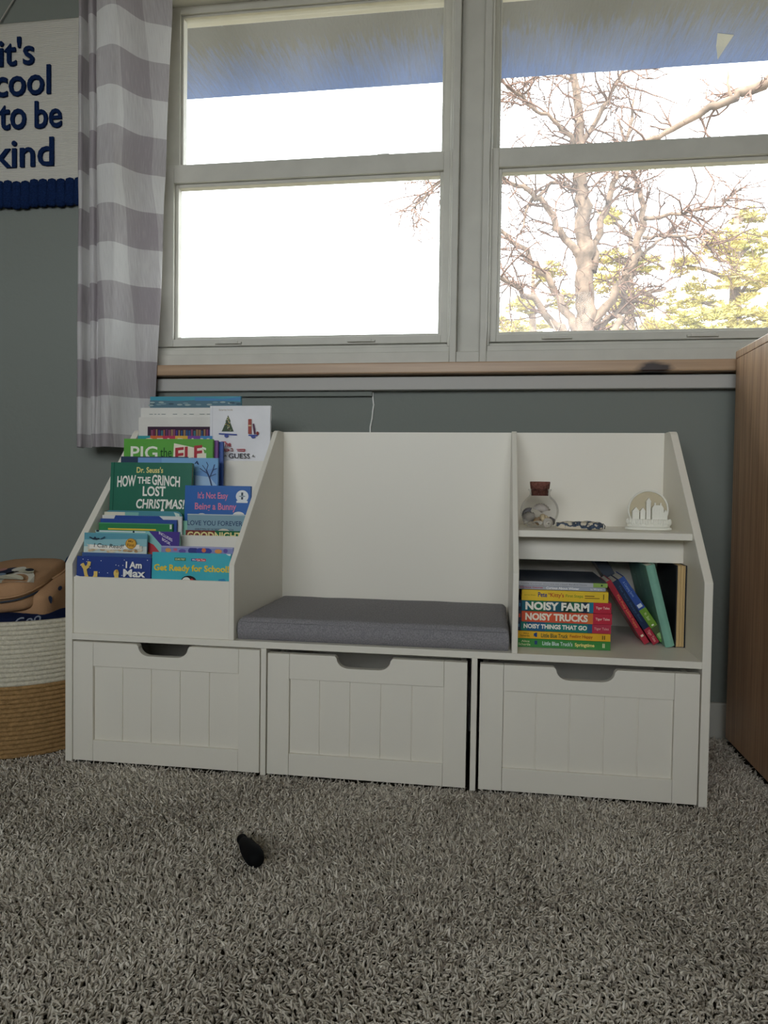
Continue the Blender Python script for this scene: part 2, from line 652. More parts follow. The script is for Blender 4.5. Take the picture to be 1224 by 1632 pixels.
M_CUSH = mat('grey_woven_linen', '#807e84', rough=.9, spec=.1, var=.25, vscale=420, bump=.5, bscale=600, col2='#a09ea2')
cu = empty('seat_cushion', (.600, -.168, HS))
tag(cu, 'flat charcoal grey fabric cushion on the bench seat between the two dividers', 'cushion')
cx0, cx1, cy0, cy1 = -.2535, .2565, -.148, .150
cm = MB()
nx, ny = 34, 22
hz = .0418
V, Fc = [], []


def cush_pt(a, b):
    x = cx0 + (cx1 - cx0) * a
    y = cy0 + (cy1 - cy0) * b
    e = min(a, 1 - a) * (cx1 - cx0)
    g = min(b, 1 - b) * (cy1 - cy0)
    rnd = lambda d: 1 - max(0, 1 - d / .010) ** 2.2 * .17
    z = hz * rnd(e) * rnd(g) + .0022 * math.sin(PI * a) * math.sin(PI * b) + .0014 * noise.noise(Vector((x * 16, y * 16, 0)))
    return (x, y, z)


us_ = sorted(set([0, .006, .014, .024] + [i / nx for i in range(1, nx)] + [.976, .986, .994, 1]))
vs_ = sorted(set([0, .01, .022, .036] + [i / ny for i in range(1, ny)] + [.964, .978, .99, 1]))
for b_ in vs_:
    for a in us_:
        V.append(cush_pt(a, b_))
NU, NV = len(us_), len(vs_)
for j in range(NV - 1):
    for i in range(NU - 1):
        Fc.append((j * NU + i, j * NU + i + 1, (j + 1) * NU + i + 1, (j + 1) * NU + i))
bd = [i for i in range(NU)] + [j * NU + NU - 1 for j in range(1, NV)] + [(NV - 1) * NU + i for i in range(NU - 2, -1, -1)] + [j * NU for j in range(NV - 2, 0, -1)]
k = len(V)
for q in bd:
    x, y, z = V[q]
    V.append((x + math.copysign(.0012, x) * .6, y + math.copysign(.001, y) * .6, z * .55))
k2 = len(V)
for q in bd:
    x, y, z = V[q]
    V.append((x * .997, y * .995, 0.0006))
for i in range(len(bd)):
    j = (i + 1) % len(bd)
    Fc.append((bd[j], bd[i], k + i, k + j))
    Fc.append((k + j, k + i, k2 + i, k2 + j))
Fc.append(tuple(k2 + i for i in range(len(bd))))
cm.add(V, Fc, None, True)
cm.build('cushion_cover', M_CUSH, cu)
for b_ in (0, 1):
    sp = MB()
    y = (cy0 - .0012) if b_ == 0 else (cy1 + .001)
    sp.tube([(cx0 + .004, y, .0400 * .86), ((cx0 + cx1) / 2, y, .0400 * .86), (cx1 - .004, y, .0400 * .86)], .0008, 6)
    sp.build('seam', M_CUSH, cu)

# ------------------------------------------------------------------ books in the rack
M_PAGE = mat('book_pages', '#d9d4c4', rough=.85, var=.08, vscale=500, stretch=(1, 30, 1))


def arts(root, w, h, art, y0=-.0004):
    tx, pc = MB(), MB()
    lay = 0
    for a in art:
        lay += 1
        y = y0 - .00012 * lay
        X = lambda u: -w / 2 + u * w
        Z = lambda v: h - v * w * .93
        if a[0] == 't':
            _, s, u0, v0, u1, v1, c = a[:7]
            off = a[7] if len(a) > 7 else 0
            sh = a[8] if len(a) > 8 else 0
            arc = a[9] if len(a) > 9 else 0
            tv, tf = text2d(s, off, sh)
            tx.add([(X(u0 + p[0] * (u1 - u0)), y, Z(v1 + p[1] * (v0 - v1) + arc * (2 * p[0] - 1))) for p in tv], tf, flat(c))
        elif a[0] == 'r':
            _, u0, v0, u1, v1, c = a
            pc.add([(X(u0), y, Z(v1)), (X(u1), y, Z(v1)), (X(u1), y, Z(v0)), (X(u0), y, Z(v0))], [(0, 1, 2, 3)], flat(c))
        elif a[0] == 'e':
            _, u, v, ru, rv, c = a
            pc.add([(X(u + ru * math.cos(i * PI / 12)), y, Z(v + rv * math.sin(i * PI / 12))) for i in range(24)], [tuple(range(24))], flat(c))
        elif a[0] == 'p':
            _, pts, c = a
            pc.add([(X(u), y, Z(v)) for u, v in pts], [tuple(range(len(pts)))], flat(c))
        elif a[0] == 'l':
            _, pts, th, c = a
            for (ua, va), (ub, vb) in zip(pts[:-1], pts[1:]):
                L = math.hypot(ub - ua, vb - va) + 1e-9
                nu, nv = -(vb - va) / L * th / 2, (ub - ua) / L * th / 2
                pc.add([(X(ua + nu), y, Z(va + nv)), (X(ub + nu), y, Z(vb + nv)), (X(ub - nu), y, Z(vb - nv)), (X(ua - nu), y, Z(va - nv))], [(0, 1, 2, 3)], flat(c))
    if tx.v:
        tx.build('title_lettering', None, root)
    if pc.v:
        pc.build('cover_print', None, root)


def book(label, x0, x1, zt, y, ledge, th, cover, art=(), tilt=.06, roll=0.0, page=True, hard=.0016, name='picture_book', rounded=0.0, cover_mat=None, group='picture books in the rack'):
    """cover faces -y; the top front edge is at height zt and depth y"""
    x0 = max(x0, .0165)
    x1 = min(x1, .3320)
    w = x1 - x0
    h = (zt - ledge - th * math.sin(tilt)) / math.cos(tilt)
    yb = y - h * math.sin(tilt)
    root = empty(name, ((x0 + x1) / 2, yb, ledge + .0005 + th * math.sin(tilt)), (-tilt, roll, 0))
    tag(root, label, 'book', group)
    cm_ = cover_mat or mat('cover_' + cover, cover, rough=.38, spec=.4, var=.06, vscale=14)
    c = MB()
    if rounded:
        def rr_(r):
            pts = [(-w / 2, 0), (w / 2, 0)]
            for i in range(7):
                q = i / 6 * PI / 2
                pts.append((w / 2 - r + r * math.cos(q), h - r + r * math.sin(q)))
            for i in range(7):
                q = PI / 2 + i / 6 * PI / 2
                pts.append((-w / 2 + r + r * math.cos(q), h - r + r * math.sin(q)))
            return pts
        c.prism(rr_(rounded), 'y', 0, hard)
        c.prism(rr_(rounded), 'y', th - hard, th)
        c.box(-w / 2, -w / 2 + hard, hard, th - hard, 0, h - rounded)
    else:
        c.box(-w / 2, w / 2, 0, hard, 0, h)
        c.box(-w / 2, w / 2, th - hard, th, 0, h)
        c.box(-w / 2, -w / 2 + hard, hard, th - hard, 0, h)
    c.build('cover', cm_, root, bevel=.0004)
    i = .0016
    MB().box(-w / 2 + hard, w / 2 - i, hard, th - hard, i, h - i - rounded * .3).build('page_block', M_PAGE, root)
    if art:
        arts(root, w, h, art)
    return root


random.seed(7)
# --- front pocket
snow = [('e', random.uniform(.02, .98), random.uniform(.02, .26), .006, .006, '#dfe6f2') for _ in range(16)]
book('dark blue picture book with yellow antlers and white letters, front left of the rack', .015, .171, .401, -.316, LEDGE[0], .005, '#27408a',
     snow + [('l', [(.14, .26), (.12, .17), (.08, .10)], .045, '#e3c56c'), ('l', [(.12, .17), (.17, .13), (.18, .07)], .045, '#e3c56c'), ('l', [(.14, .26), (.17, .32), (.20, .35)], .05, '#e3c56c'),
             ('l', [(.27, .30), (.27, .20)], .05, '#e3c56c'), ('l', [(.27, .26), (.23, .33)], .05, '#e3c56c'),
             ('e', .55, .22, .035, .05, '#e3c56c'), ('l', [(.55, .2), (.56, .35)], .055, '#e3c56c'), ('e', .56, .19, .018, .022, '#c49a4a'),
             ('p', [(0, .26), (.12, .29), (.2, .34), (0, .34)], '#e8ecf4'),
             ('t', 'I Am', .675, .055, .89, .145, '#f4f4f0', .035), ('t', 'Max', .645, .158, .94, .265, '#f4f4f0', .03)])
book('plain blue book showing only a strip behind the antler book', .021, .166, .4075, -.306, LEDGE[0], .004, '#3a5a94')
sand = [('e', random.uniform(.05, .95), random.uniform(.25, .3), random.uniform(.02, .05), .015, random.choice(['#c9a77a', '#d9c096', '#b08d63', '#e8dcc0'])) for _ in range(26)]
book('thin book with a white ribbon banner and round gold badge over a teal sky', .020, .153, .446, -.296, LEDGE[0], .004, '#5d9fb2',
     [('r', 0, .17, 1, .40, '#cfdcd8'), ('p', [(0, .11), (1, .08), (1, .2), (0, .22)], '#8fc0c8')] + sand +
     [('l', [(.10, .07), (.17, .10), (.26, .09)], .02, '#27384a'), ('l', [(.17, .10), (.20, .07)], .03, '#27384a'), ('l', [(.28, .10), (.35, .06)], .018, '#34506a'), ('e', .19, .10, .045, .012, '#27384a'),
      ('p', [(.06, .18), (.14, .20), (.14, .27), (.06, .25), (.09, .215)], '#d8d4c8'), ('p', [(.95, .19), (.87, .20), (.87, .25), (.97, .26), (.93, .225)], '#d8d4c8'),
      ('p', [(.11, .185), (.5, .205), (.90, .17), (.90, .235), (.5, .265), (.11, .255)], '#f3f0e6'),
      ('t', 'I Can Read!', .18, .17, .65, .235, '#3a3a3c', .004, .1, .006), ('e', .765, .16, .085, .085, '#a8762e'), ('e', .765, .16, .077, .077, '#d9a53e'),
      ('t', 'My', .725, .105, .805, .145, '#6d4a1c', .01), ('t', 'First', .71, .16, .82, .205, '#6d4a1c', .01)])
book('light aqua book with a purple corner, right behind the ribbon banner book', .034, .2125, .4505, -.279, LEDGE[0], .005, '#8cc6c4',
     [('p', [(.64, 0), (1, 0), (1, .26), (.88, .26)], '#4b3a8e'), ('p', [(.57, .10), (.7, .16), (.82, .30), (.52, .30)], '#c4434c'), ('p', [(.55, .2), (.66, .26), (.7, .36), (.52, .36)], '#e2b04c'),
      ('l', [(0, .012), (.6, .012)], .014, '#dfe8e6'), ('e', .46, .012, .012, .012, '#1d2a40'), ('e', .03, .01, .02, .012, '#2a3340'),
      ('t', 'INCLUDES', .76, .04, .92, .075, '#e7e2f2', .02, 0, .045), ('t', 'BOOK', .80, .10, .9, .135, '#e7e2f2', .02, 0, .03)])
book('turquoise book with one line of yellow letters, front right of the rack', .1735, .332, .413, -.3165, LEDGE[0], .006, '#3fb3c4',
     [('p', [(.94, 0), (1.0, 0), (1.0, .025), (.97, .02)], '#dfeaea'), ('r', .29, .065, .435, .105, '#3f7a4e'), ('t', 'SESAME STREET', .30, .073, .425, .098, '#e8e4b8', .01),
      ('r', .505, .07, .69, .105, '#d24a58'), ('p', [(.505, .07), (.55, .07), (.58, .105), (.505, .105)], '#2d5aa0'), ('t', 'We Can Too', .515, .075, .68, .10, '#f2f2f2', .015),
      ('t', 'Get Ready for School!', .03, .155, .985, .265, '#f0cf3c', .03),
      ('e', .48, .37, .10, .075, '#1c1a20'), ('e', .45, .385, .06, .07, '#f2ece4'), ('e', .52, .38, .03, .05, '#c23434'), ('p', [(.86, .33), (.93, .32), (.96, .36), (.85, .36)], '#2d86b8')], tilt=.045)
book('lavender book with small printed shapes peeking up behind the turquoise front book', .186, .332, .4245, -.304, LEDGE[0], .005, '#8890c4',
     [('e', .10, .06, .04, .03, '#e0a25c'), ('e', .2, .05, .03, .02, '#c86a8a'), ('e', .3, .07, .05, .03, '#6a5aa8'), ('e', .45, .06, .07, .05, '#3a3f86'), ('e', .60, .06, .11, .05, '#3f4aa0'), ('e', .60, .05, .03, .03, '#e07a4c'),
      ('e', .8, .06, .05, .03, '#e8a05a'), ('e', .9, .05, .03, .03, '#6a5aa8'), ('l', [(0, .012), (1, .012)], .014, '#b9b6d6')], tilt=.05)
# --- second pocket
book('green book with one thin yellow line along its top edge, second row', .003, .178, .4635, -.2365, LEDGE[1], .005, '#2f8450',
     [('l', [(.13, .085), (.78, .085)], .022, '#e6c24a'), ('r', .0, .0, 1, .012, '#5aa878'), ('r', .965, .01, .992, .07, '#dfe4da')], tilt=.0)
book('royal blue book rising just above the green book with the yellow line', .003, .184, .4715, -.230, LEDGE[1], .005, '#2f4f9c', tilt=.0)
book('white board book corner showing left of the blue book, second row', .005, .192, .4785, -.223, LEDGE[1], .005, '#dcdcd8',
     [('p', [(.17, .0), (.72, .0), (.78, .05), (.15, .05)], '#2f4f9c')], tilt=.0)
book('teal and cream board book with a rounded corner, just below the tall dark green hardcover', .018, .189, .4885, -.2165, LEDGE[1], .004, '#4d8f9e',
     [('r', .0, .02, .27, .2, '#dcd8c6'), ('p', [(.27, .02), (.45, .02), (.42, .2), (.27, .2)], '#7fb6b0'), ('p', [(.9, .01), (.97, .03), (.985, .12), (.95, .12)], '#cfe0d6')], rounded=.012, tilt=.0)
book('pale mint green book with only its right edge showing, second row', .06, .203, .4695, -.211, LEDGE[1], .004, '#8fcab2', tilt=.0)
book('tall dark green hardcover with big white hand lettered title, left of the rack', .0165, .199, .590, -.188, LEDGE[1], .010, '#1b6a54',
     [('l', [(.045, 0), (.045, 1.1)], .008, '#124e3e'), ('t', "Dr. Seuss's", .325, .055, .65, .13, '#e6dc8a', .02),
      ('t', 'HOW', .09, .165, .32, .305, '#f2f2ea', .028, 0, -.008), ('t', 'THE', .34, .18, .50, .265, '#f2f2ea', .028), ('t', 'GRINCH', .52, .16, .86, .29, '#f2f2ea', .028, 0, .012),
      ('t', 'LOST', .41, .295, .69, .42, '#f2f2ea', .028), ('t', 'CHRISTMAS!', .335, .455, .925, .575, '#f2f2ea', .028, .12, .0),
      ('e', .66, .60, .02, .03, '#f2f2ea')], tilt=.07)
book('book half red and half green, lowest on the right of the second row', .207, .332, .452, -.2375, LEDGE[1], .0045, '#3b3a34',
     [('p', [(0, 0), (.5, 0), (.46, .3), (0, .3)], '#7e3a34'), ('p', [(.5, 0), (1, 0), (1, .3), (.46, .3)], '#1d6a44')] +
     [('l', [(.25, .2), (.25 + .28 * math.cos(a), .2 - .2 * abs(math.sin(a)))], .012, '#a8705a') for a in (.3, .7, 1.1, 1.5, 1.9, 2.3, 2.7)] +
     [('t', 'GOODNIGHT', .03, .022, .95, .15, '#e8dc9a', .03)], tilt=.0)
book('grey blue book with dark serif title, below the bright blue book with pink letters', .206, .332, .485, -.2265, LEDGE[1], .005, '#7f9dab',
     [('r', 0, .02, 1, .9, '#86a6b4'), ('t', 'LOVE YOU FOREVER', -.0, .115, .93, .20, '#2d4668', .008), ('t', 'WRITTEN BY ROBERT MUNSCH', .13, .25, .78, .285, '#3a4654', .006),
      ('e', .62, .30, .10, .05, '#d8d2c2'), ('l', [(0, .012), (1, .012)], .014, '#c2ced2')], tilt=.03)
book("bright blue book with pink letters and a round white badge", .190, .332, .543, -.203, LEDGE[1], .008, '#1b61b0',
     [('t', "It's Not Easy", .20, .10, .66, .235, '#d983a2', .02), ('t', 'Being a Bunny', .16, .27, .79, .41, '#d983a2', .02),
      ('e', .875, .16, .095, .095, '#e9edf0'), ('r', .79, .23, .96, .262, '#e9edf0'), ('l', [(.875, .1), (.875, .21)], .03, '#3a4a56'), ('e', .875, .16, .05, .012, '#9aa6b0'),
      ('e', .27, .47, .07, .035, '#e8e8e2'), ('e', .83, .46, .09, .06, '#e8e8e2')], tilt=.05)
# --- third pocket
tree_art = [('l', [(.93, .36), (.90, .25), (.86, .16)], .018, '#3a4a70'), ('l', [(.90, .25), (.94, .15), (.96, .08)], .012, '#3a4a70'), ('l', [(.88, .2), (.82, .16), (.78, .13)], .010, '#3a4a70'),
            ('l', [(.86, .16), (.88, .09), (.86, .05)], .009, '#3a4a70'), ('l', [(.86, .16), (.81, .09)], .008, '#3a4a70'), ('l', [(.91, .23), (.98, .2)], .008, '#3a4a70'), ('l', [(.94, .15), (.99, .13)], .007, '#3a4a70')]
book('sky blue book with a small bare tree drawing at its right edge, third row', .060, .242, .602, -.1535, LEDGE[2], .007, '#6f9cd2',
     [('p', [(.3, 0), (1, 0), (1, .12), (.7, .18), (.3, .1)], '#7fb0dc'), ('p', [(.55, .2), (.9, .24), (1, .36), (.5, .36)], '#a9c8e6')] + tree_art +
     [('t', 'k', .60, .25, .66, .345, '#1f3f92', .03), ('t', 'c', .54, .28, .60, .345, '#1f3f92', .03), ('l', [(.72, .075), (.745, .04), (.765, .085), (.74, .06)], .012, '#33456e')], tilt=.015)
book('very dark navy book corner at the left behind the sky blue book', .0165, .170, .6045, -.146, LEDGE[2], .006, '#233a58', tilt=.015)
book('light green book with white letters and a cream paper label, third row', .0165, .222, .644, -.133, LEDGE[2], .008, '#5aa63c',
     [('t', 'PIG', .08, .085, .385, .235, '#eef0e0', .015), ('t', 'the', .415, .10, .545, .21, '#1d4a24', .004), ('t', 'FLG', .62, .09, .93, .235, '#e6ecd8', .015),
      ('p', [(.57, .05), (.90, .12), (.93, .26), (.56, .26)], '#efe8d4'), ('t', 'ELF', .585, .085, .885, .25, '#b23a44', .03, 0, -.018)], tilt=.02)
book('purple book with its edge showing right of the light green book with cream label', .0165, .2285, .642, -.1205, LEDGE[2], .006, '#7a4a92', tilt=.02)
book('blue book with a thin edge showing at the right of the third row', .0165, .2365, .640, -.110, LEDGE[2], .006, '#3556a0', tilt=.02)
# --- back pocket
cols = ['#3c9aa0', '#d96a3c', '#c23a5a', '#e0b04a', '#7a4aa0', '#4a8ac0']
book('book with a multicoloured top strip, just above the light green book with cream label', .019, .199, .655, -.0735, LEDGE[3], .006, '#9c86b4',
     [('r', i / 6, 0, (i + 1) / 6, .3, cols[i]) for i in range(6)] + [('t', 'C E L B A Y', .08, .03, .96, .14, '#e9dcc8', .03)], tilt=.0)
shelf_art = []
for i in range(26):
    u = .17 + i * .034
    shelf_art.append(('r', u, .165 + random.uniform(0, .02), u + random.uniform(.018, .03), .275, random.choice(['#8a4a6a', '#4a3a8a', '#a05a4a', '#3a5a8a', '#6a3a6a', '#9a7a5a', '#7a2a4a', '#3f6f80'])))
book('white book with a dark printed picture of a full bookshelf', .0165, .1955, .698, -.066, LEDGE[3], .006, '#dcd9d2',
     [('r', .125, .13, 1.02, .32, '#3a2338')] + shelf_art + [('r', .125, .285, 1.0, .30, '#5a3a4a')], tilt=.0)
book('white book with a faint dotted line near its top, behind the bookshelf picture book', .0170, .191, .7205, -.056, LEDGE[3], .006, '#e0ded8',
     [('r', u, .088, u + l_, .096, '#6a7a7a') for u, l_ in ((.12, .05), (.19, .03), (.24, .03), (.29, .06), (.45, .06), (.6, .04), (.68, .06), (.82, .07), (.92, .06))], tilt=.0)
book('wide teal book standing at the very back of the rack', .030, .250, .7485, -.037, LEDGE[3], .008, '#3d93aa',
     [('p', [(0, .04), (.3, .05), (.6, .04), (1, .06), (1, .5), (0, .5)], '#5a7a8a'), ('p', [(.5, .01), (.8, .03), (1, .01), (1, .05), (.5, .05)], '#4f86b4')] +
     [('e', random.uniform(0, 1), random.uniform(.06, .1), .03, .01, random.choice(['#7a96a0', '#46606e', '#9aaeb0'])) for _ in range(18)], tilt=.0)
tr_ = [('p', [(.305, .19), (.40, .44), (.20, .44)], '#4a5a46'), ('p', [(.305, .16), (.35, .27), (.26, .27)], '#56664e')] + \
      [('e', .305 + random.uniform(-.07, .07) * ((v - .15) / .3), v, .009, .009, random.choice(['#c9b46a', '#8a9a7a', '#7a4a4a', '#d8d0b8'])) for v in [.2 + .012 * i for i in range(20)]]
book('white hardcover with a small fir tree and red letters, right of the rack', .1915, .332, .7225, -.0745, LEDGE[3], .008, '#e6e6ea',
     [('l', [(.045, 0), (.045, 1.3)], .006, '#c6c6cc'), ('t', 'Surprise Inside', .15, .055, .38, .09, '#a8967a', .004)] + tr_ +
     [('l', [(.16, .48), (.46, .495)], .022, '#4a58a0'), ('e', .285, .515, .035, .03, '#4a58a0'), ('l', [(.65, .505), (.80, .505)], .022, '#4a58a0'), ('e', .73, .525, .035, .03, '#4a58a0'),
      ('r', .645, .23, .70, .48, '#a5524a'), ('r', .65, .33, .70, .35, '#e0c8a0'), ('p', [(.715, .31), (.745, .305), (.775, .48), (.74, .485)], '#5a3a52'), ('e', .80, .47, .02, .03, '#8a3a3a'),
      ('t', 'The', .205, .61, .365, .70, '#b0384e', .02), ('l', [(.21, .745), (.32, .745), (.34, .76), (.3, .775), (.21, .77)], .014, '#c0505a'), ('l', [(.36, .74), (.39, .73), (.40, .775), (.36, .77)], .012, '#8a4a3a'), ('l', [(.46, .745), (.60, .745), (.59, .775), (.47, .77)], .014, '#c0505a'),
      ('t', 'GUESS', .33, .815, .68, .90, '#3a3a40', .012), ('p', [(.25, .87), (.275, .83), (.30, .87)], '#8a8a84'), ('p', [(.71, .87), (.735, .83), (.76, .87)], '#8a8a84')], tilt=.0)


# ------------------------------------------------------------------ spine-out books on the lower right shelf
def spine_book(label, origin, length, th, depth, segs, texts=(), rot=(0, 0, 0), name='book', group=None, page=False, bulge=0.0, top=None):
    """spine faces -y and runs along local x; thickness along local z; depth along +y"""
    root = empty(name, origin, rot)
    tag(root, label, 'book', group)
    hd = .0016
    c = MB()
    for a, b_, colr in segs:
        m_ = mat('spine_' + colr, colr, rough=.35, spec=.4, var=.05, vscale=30)
        x0, x1 = a * length, b_ * length
        if bulge:
            n = 6
            pts = [(-bulge * math.sin(PI * i / n), th * i / n) for i in range(n + 1)] + [(hd, th), (hd, 0)]
            c.prism(pts, 'x', x0, x1, m_)
        else:
            c.box(x0, x1, 0, hd, 0, th, m_)
        c.box(x0, x1, hd, depth, 0, hd, m_)
        c.box(x0, x1, hd, depth, th - hd, th, top or m_)
    c.build('cover', None, root, bevel=.0003 if not bulge else 0)
    MB().box(.002, length - .002, hd, depth - .002, hd, th - hd).build('page_block', M_PAGE, root)
    tx, pc = MB(), MB()
    k = 0
    for t_ in texts:
        k += 1
        y = -.0003 - .0001 * k - bulge
        if t_[0] == 't':
            _, s, u0, v0, u1, v1, c_ = t_[:7]
            tv, tf = text2d(s, t_[7] if len(t_) > 7 else .02, 0)
            tx.add([((u0 + p[0] * (u1 - u0)) * length, y, (v0 + p[1] * (v1 - v0)) * th) for p in tv], tf, flat(c_))
        else:
            _, u0, v0, u1, v1, c_ = t_
            pc.add([(u0 * length, y, v0 * th), (u1 * length, y, v0 * th), (u1 * length, y, v1 * th), (u0 * length, y, v1 * th)], [(0, 1, 2, 3)], flat(c_))
    if tx.v:
        tx.build('title_lettering', None, root)
    if pc.v:
        pc.build('spine_print', None, root)
    return root


SG = 'books stacked flat on the lower right shelf'
z = HS + .0005
spine_book("green spined board book at the very bottom of the flat stack", (.874, -.272, z), .167, .0158, .19, [(0, 1, '#3b8a3f')],
           [('t', 'Alice', .04, .58, .13, .82, '#d8dcb0', .01), ('t', 'Schertle', .01, .18, .14, .48, '#d8dcb0', .01), ('r', .185, .35, .215, .8, '#2a4a7a'), ('t', "Little Blue Truck's", .27, .3, .595, .78, '#cfe4e0', .02),
            ('t', 'Springtime', .62, .2, .83, .72, '#f0e28a', .03), ('r', .915, .28, .925, .78, '#d8dcb0'), ('r', .93, .28, .94, .78, '#d8dcb0')], group=SG)
z += .0162
spine_book('orange yellow spined board book resting on the green one in the flat stack', (.874, -.272, z), .167, .0135, .19, [(0, 1, '#e8b429')],
           [('t', 'Alice', .06, .6, .12, .82, '#5a4420', .005), ('t', 'Schertle', .03, .25, .13, .5, '#5a4420', .005), ('r', .175, .35, .205, .75, '#2a4a8a'), ('e' if 0 else 'r', .19, .25, .21, .85, '#2a4a8a'), ('t', 'Little Blue Truck', .255, .22, .545, .8, '#4a5a3a', .02),
            ('t', 'Feeling Happy', .565, .22, .81, .75, '#b05a24', .02), ('r', .91, .25, .92, .8, '#5a4420'), ('r', .93, .25, .94, .8, '#5a4420')], group=SG)
z += .0139
spine_book('teal and blue spine with small white letters, just above the orange yellow board book', (.8735, -.270, z), .1685, .0165, .19, [(0, .035, '#1b3350'), (.035, .1, '#1f7a70'), (.1, .3, '#24608a'), (.3, .45, '#1d7a7a'), (.45, .75, '#1f8078'), (.75, .80, '#2a5c80'), (.80, 1, '#b8344e')],
           [('e' if 0 else 'r', .005, .4, .022, .75, '#4a7a98'), ('t', 'NOISY THINGS THAT GO', .065, .28, .745, .80, '#f2f0e6', .045), ('t', 'Tiger Tales', .82, .32, .975, .68, '#e0a8a8', .015)], group=SG)
z += .0170
spine_book('orange red spine with large white letters in the flat stack', (.8745, -.271, z), .1685, .0195, .19, [(0, .035, '#3a3a48'), (.035, .74, '#d95a3a'), (.74, .80, '#d97a3a'), (.80, 1, '#c22a42')],
           [('r', .005, .4, .022, .75, '#d0503a'), ('t', 'NOISY TRUCKS', .075, .16, .745, .86, '#f4ead8', .045), ('t', 'Tiger Tales', .825, .32, .975, .62, '#f0d0c8', .015)], group=SG)
z += .0200
spine_book('dark green and teal spine with the largest white letters, just above the orange red one', (.8745, -.270, z), .1670, .0195, .19, [(0, .035, '#182c48'), (.035, .12, '#1a6a80'), (.12, .3, '#16704e'), (.3, .48, '#1a5a6a'), (.48, .56, '#12382c'), (.56, .68, '#17644a'), (.68, .76, '#14304a'), (.76, .81, '#1d7a9a'), (.81, 1, '#c22a42')],
           [('r', .005, .4, .022, .75, '#3f6f98'), ('t', 'NOISY FARM', .075, .12, .765, .90, '#f6f4ea', .045), ('t', 'Tiger Tales', .835, .34, .98, .64, '#f0d0c8', .015)], group=SG)
z += .0200
spine_book("bright yellow spine with thin handwritten letters, two below the top of the flat stack", (.8800, -.272, z), .1555, .0195, .18, [(0, 1, '#edc832')],
           [('t', 'James Dean', .03, .45, .16, .58, '#8a7420', .004), ('t', 'Pete', .19, .36, .295, .82, '#37408a', .02), ('t', 'the', .305, .62, .335, .8, '#b0602a', .01), ('t', "Kitty's", .335, .28, .49, .80, '#c0562e', .015),
            ('t', 'First Steps', .51, .34, .71, .70, '#8a9a2c', .008), ('r', .73, .55, .84, .63, '#7a5a1c'), ('r', .73, .36, .90, .43, '#8a5a1c'), ('r', .94, .3, .95, .8, '#7a5a1c')], group=SG)
z += .0202
spine_book('thin grey paperback with white letters, right below the topmost book of the flat stack', (.874, -.268, z), .157, .0070, .19, [(0, .06, '#8a8f9c'), (.06, 1, '#a8aebc')],
           [('t', 'Curious George', .02, .2, .28, .75, '#b0304a', .02), ('t', 'Curious About Winter', .32, .2, .70, .85, '#f4f4f6', .03), ('t', 'by Margret', .83, .25, .96, .7, '#eceef2', .01)], group=SG)
z += .0074
spine_book('thin pale grey paperback with a green end, top of the flat stack', (.874, -.270, z), .160, .0078, .20, [(0, .84, '#b9bcc4'), (.84, 1, '#8fb05a')],
           [('t', 'Little Critter stories to read', .03, .3, .55, .7, '#8a8f98', .0), ('t', 'Random House', .57, .35, .77, .65, '#6a6f78', .004), ('r', .925, .3, .945, .7, '#2a4a2a')], group=SG, top=mat('slate_cover', '#4b5260', rough=.4))

# leaning books: spine length runs up along a tilted line (rotate about y)
LG = 'books leaning beside the flat stack'


def lean(label, xb, zb, xt, zt, th, depth, segs, texts, y, name='book', bulge=0.0):
    """(xb,zb) lower-left corner of the spine as seen, (xt,zt) its top-left corner; text reads downwards"""
    L = math.hypot(xt - xb, zt - zb)
    ang = math.atan2(zb - zt, xb - xt)          # direction from top to bottom
    # local x -> (cos, 0, sin) direction ; rotation about y by -ang
    return spine_book(label, (xt, y, zt), L, th, depth, segs, texts, rot=(0, -ang, 0), name=name, group=LG, bulge=bulge)


lean('thin red picture book leaning on the flat stack, lowest of the slanted trio', 1.1145, .2519, 1.0405, .3690, .0105, .084, [(0, .9, '#a8283a'), (.9, 1, '#b02c3e')],
     [('t', 'The Poky Little Puppy', .22, .25, .75, .75, '#e08a5a', .01), ('r', .86, .25, .89, .75, '#e8dcc0')], -.205)
lean('dark navy book with a red end, middle of the slanted trio', 1.1310, .2519, 1.0525, .3690, .0125, .084, [(0, .76, '#14294a'), (.76, 1, '#a8243a')],
     [('t', 'The Very Sleepy Bear', .08, .3, .66, .7, '#3f5f86', .004), ('t', 'Tiger Tales', .79, .25, .97, .75, '#e8a8a0', .015)], -.205)
lean('blue and green picture book leaning at the top of the slanted trio', 1.1440, .2575, 1.0620, .3735, .0145, .084, [(0, .5, '#2f4f9a'), (.5, .78, '#6f9a34'), (.78, .9, '#4a5a34'), (.9, 1, '#5f9a4a')],
     [('t', 'A Camping Spree', .06, .3, .3, .7, '#8aa8d8', .006), ('r', .42, .2, .47, .8, '#c8d4e4'), ('t', 'Mr. Bear', .56, .3, .68, .7, '#cfe0a0', .006), ('r', .74, .3, .76, .6, '#e8ecd8'), ('r', .88, .2, .96, .8, '#9ac07a')], -.203)
lean('dark slate book with no lettering, poking out above and behind the slanted trio', 1.1250, .2519, 1.0200, .4180, .022, .085, [(0, 1, '#2a3442')], [], -.114)

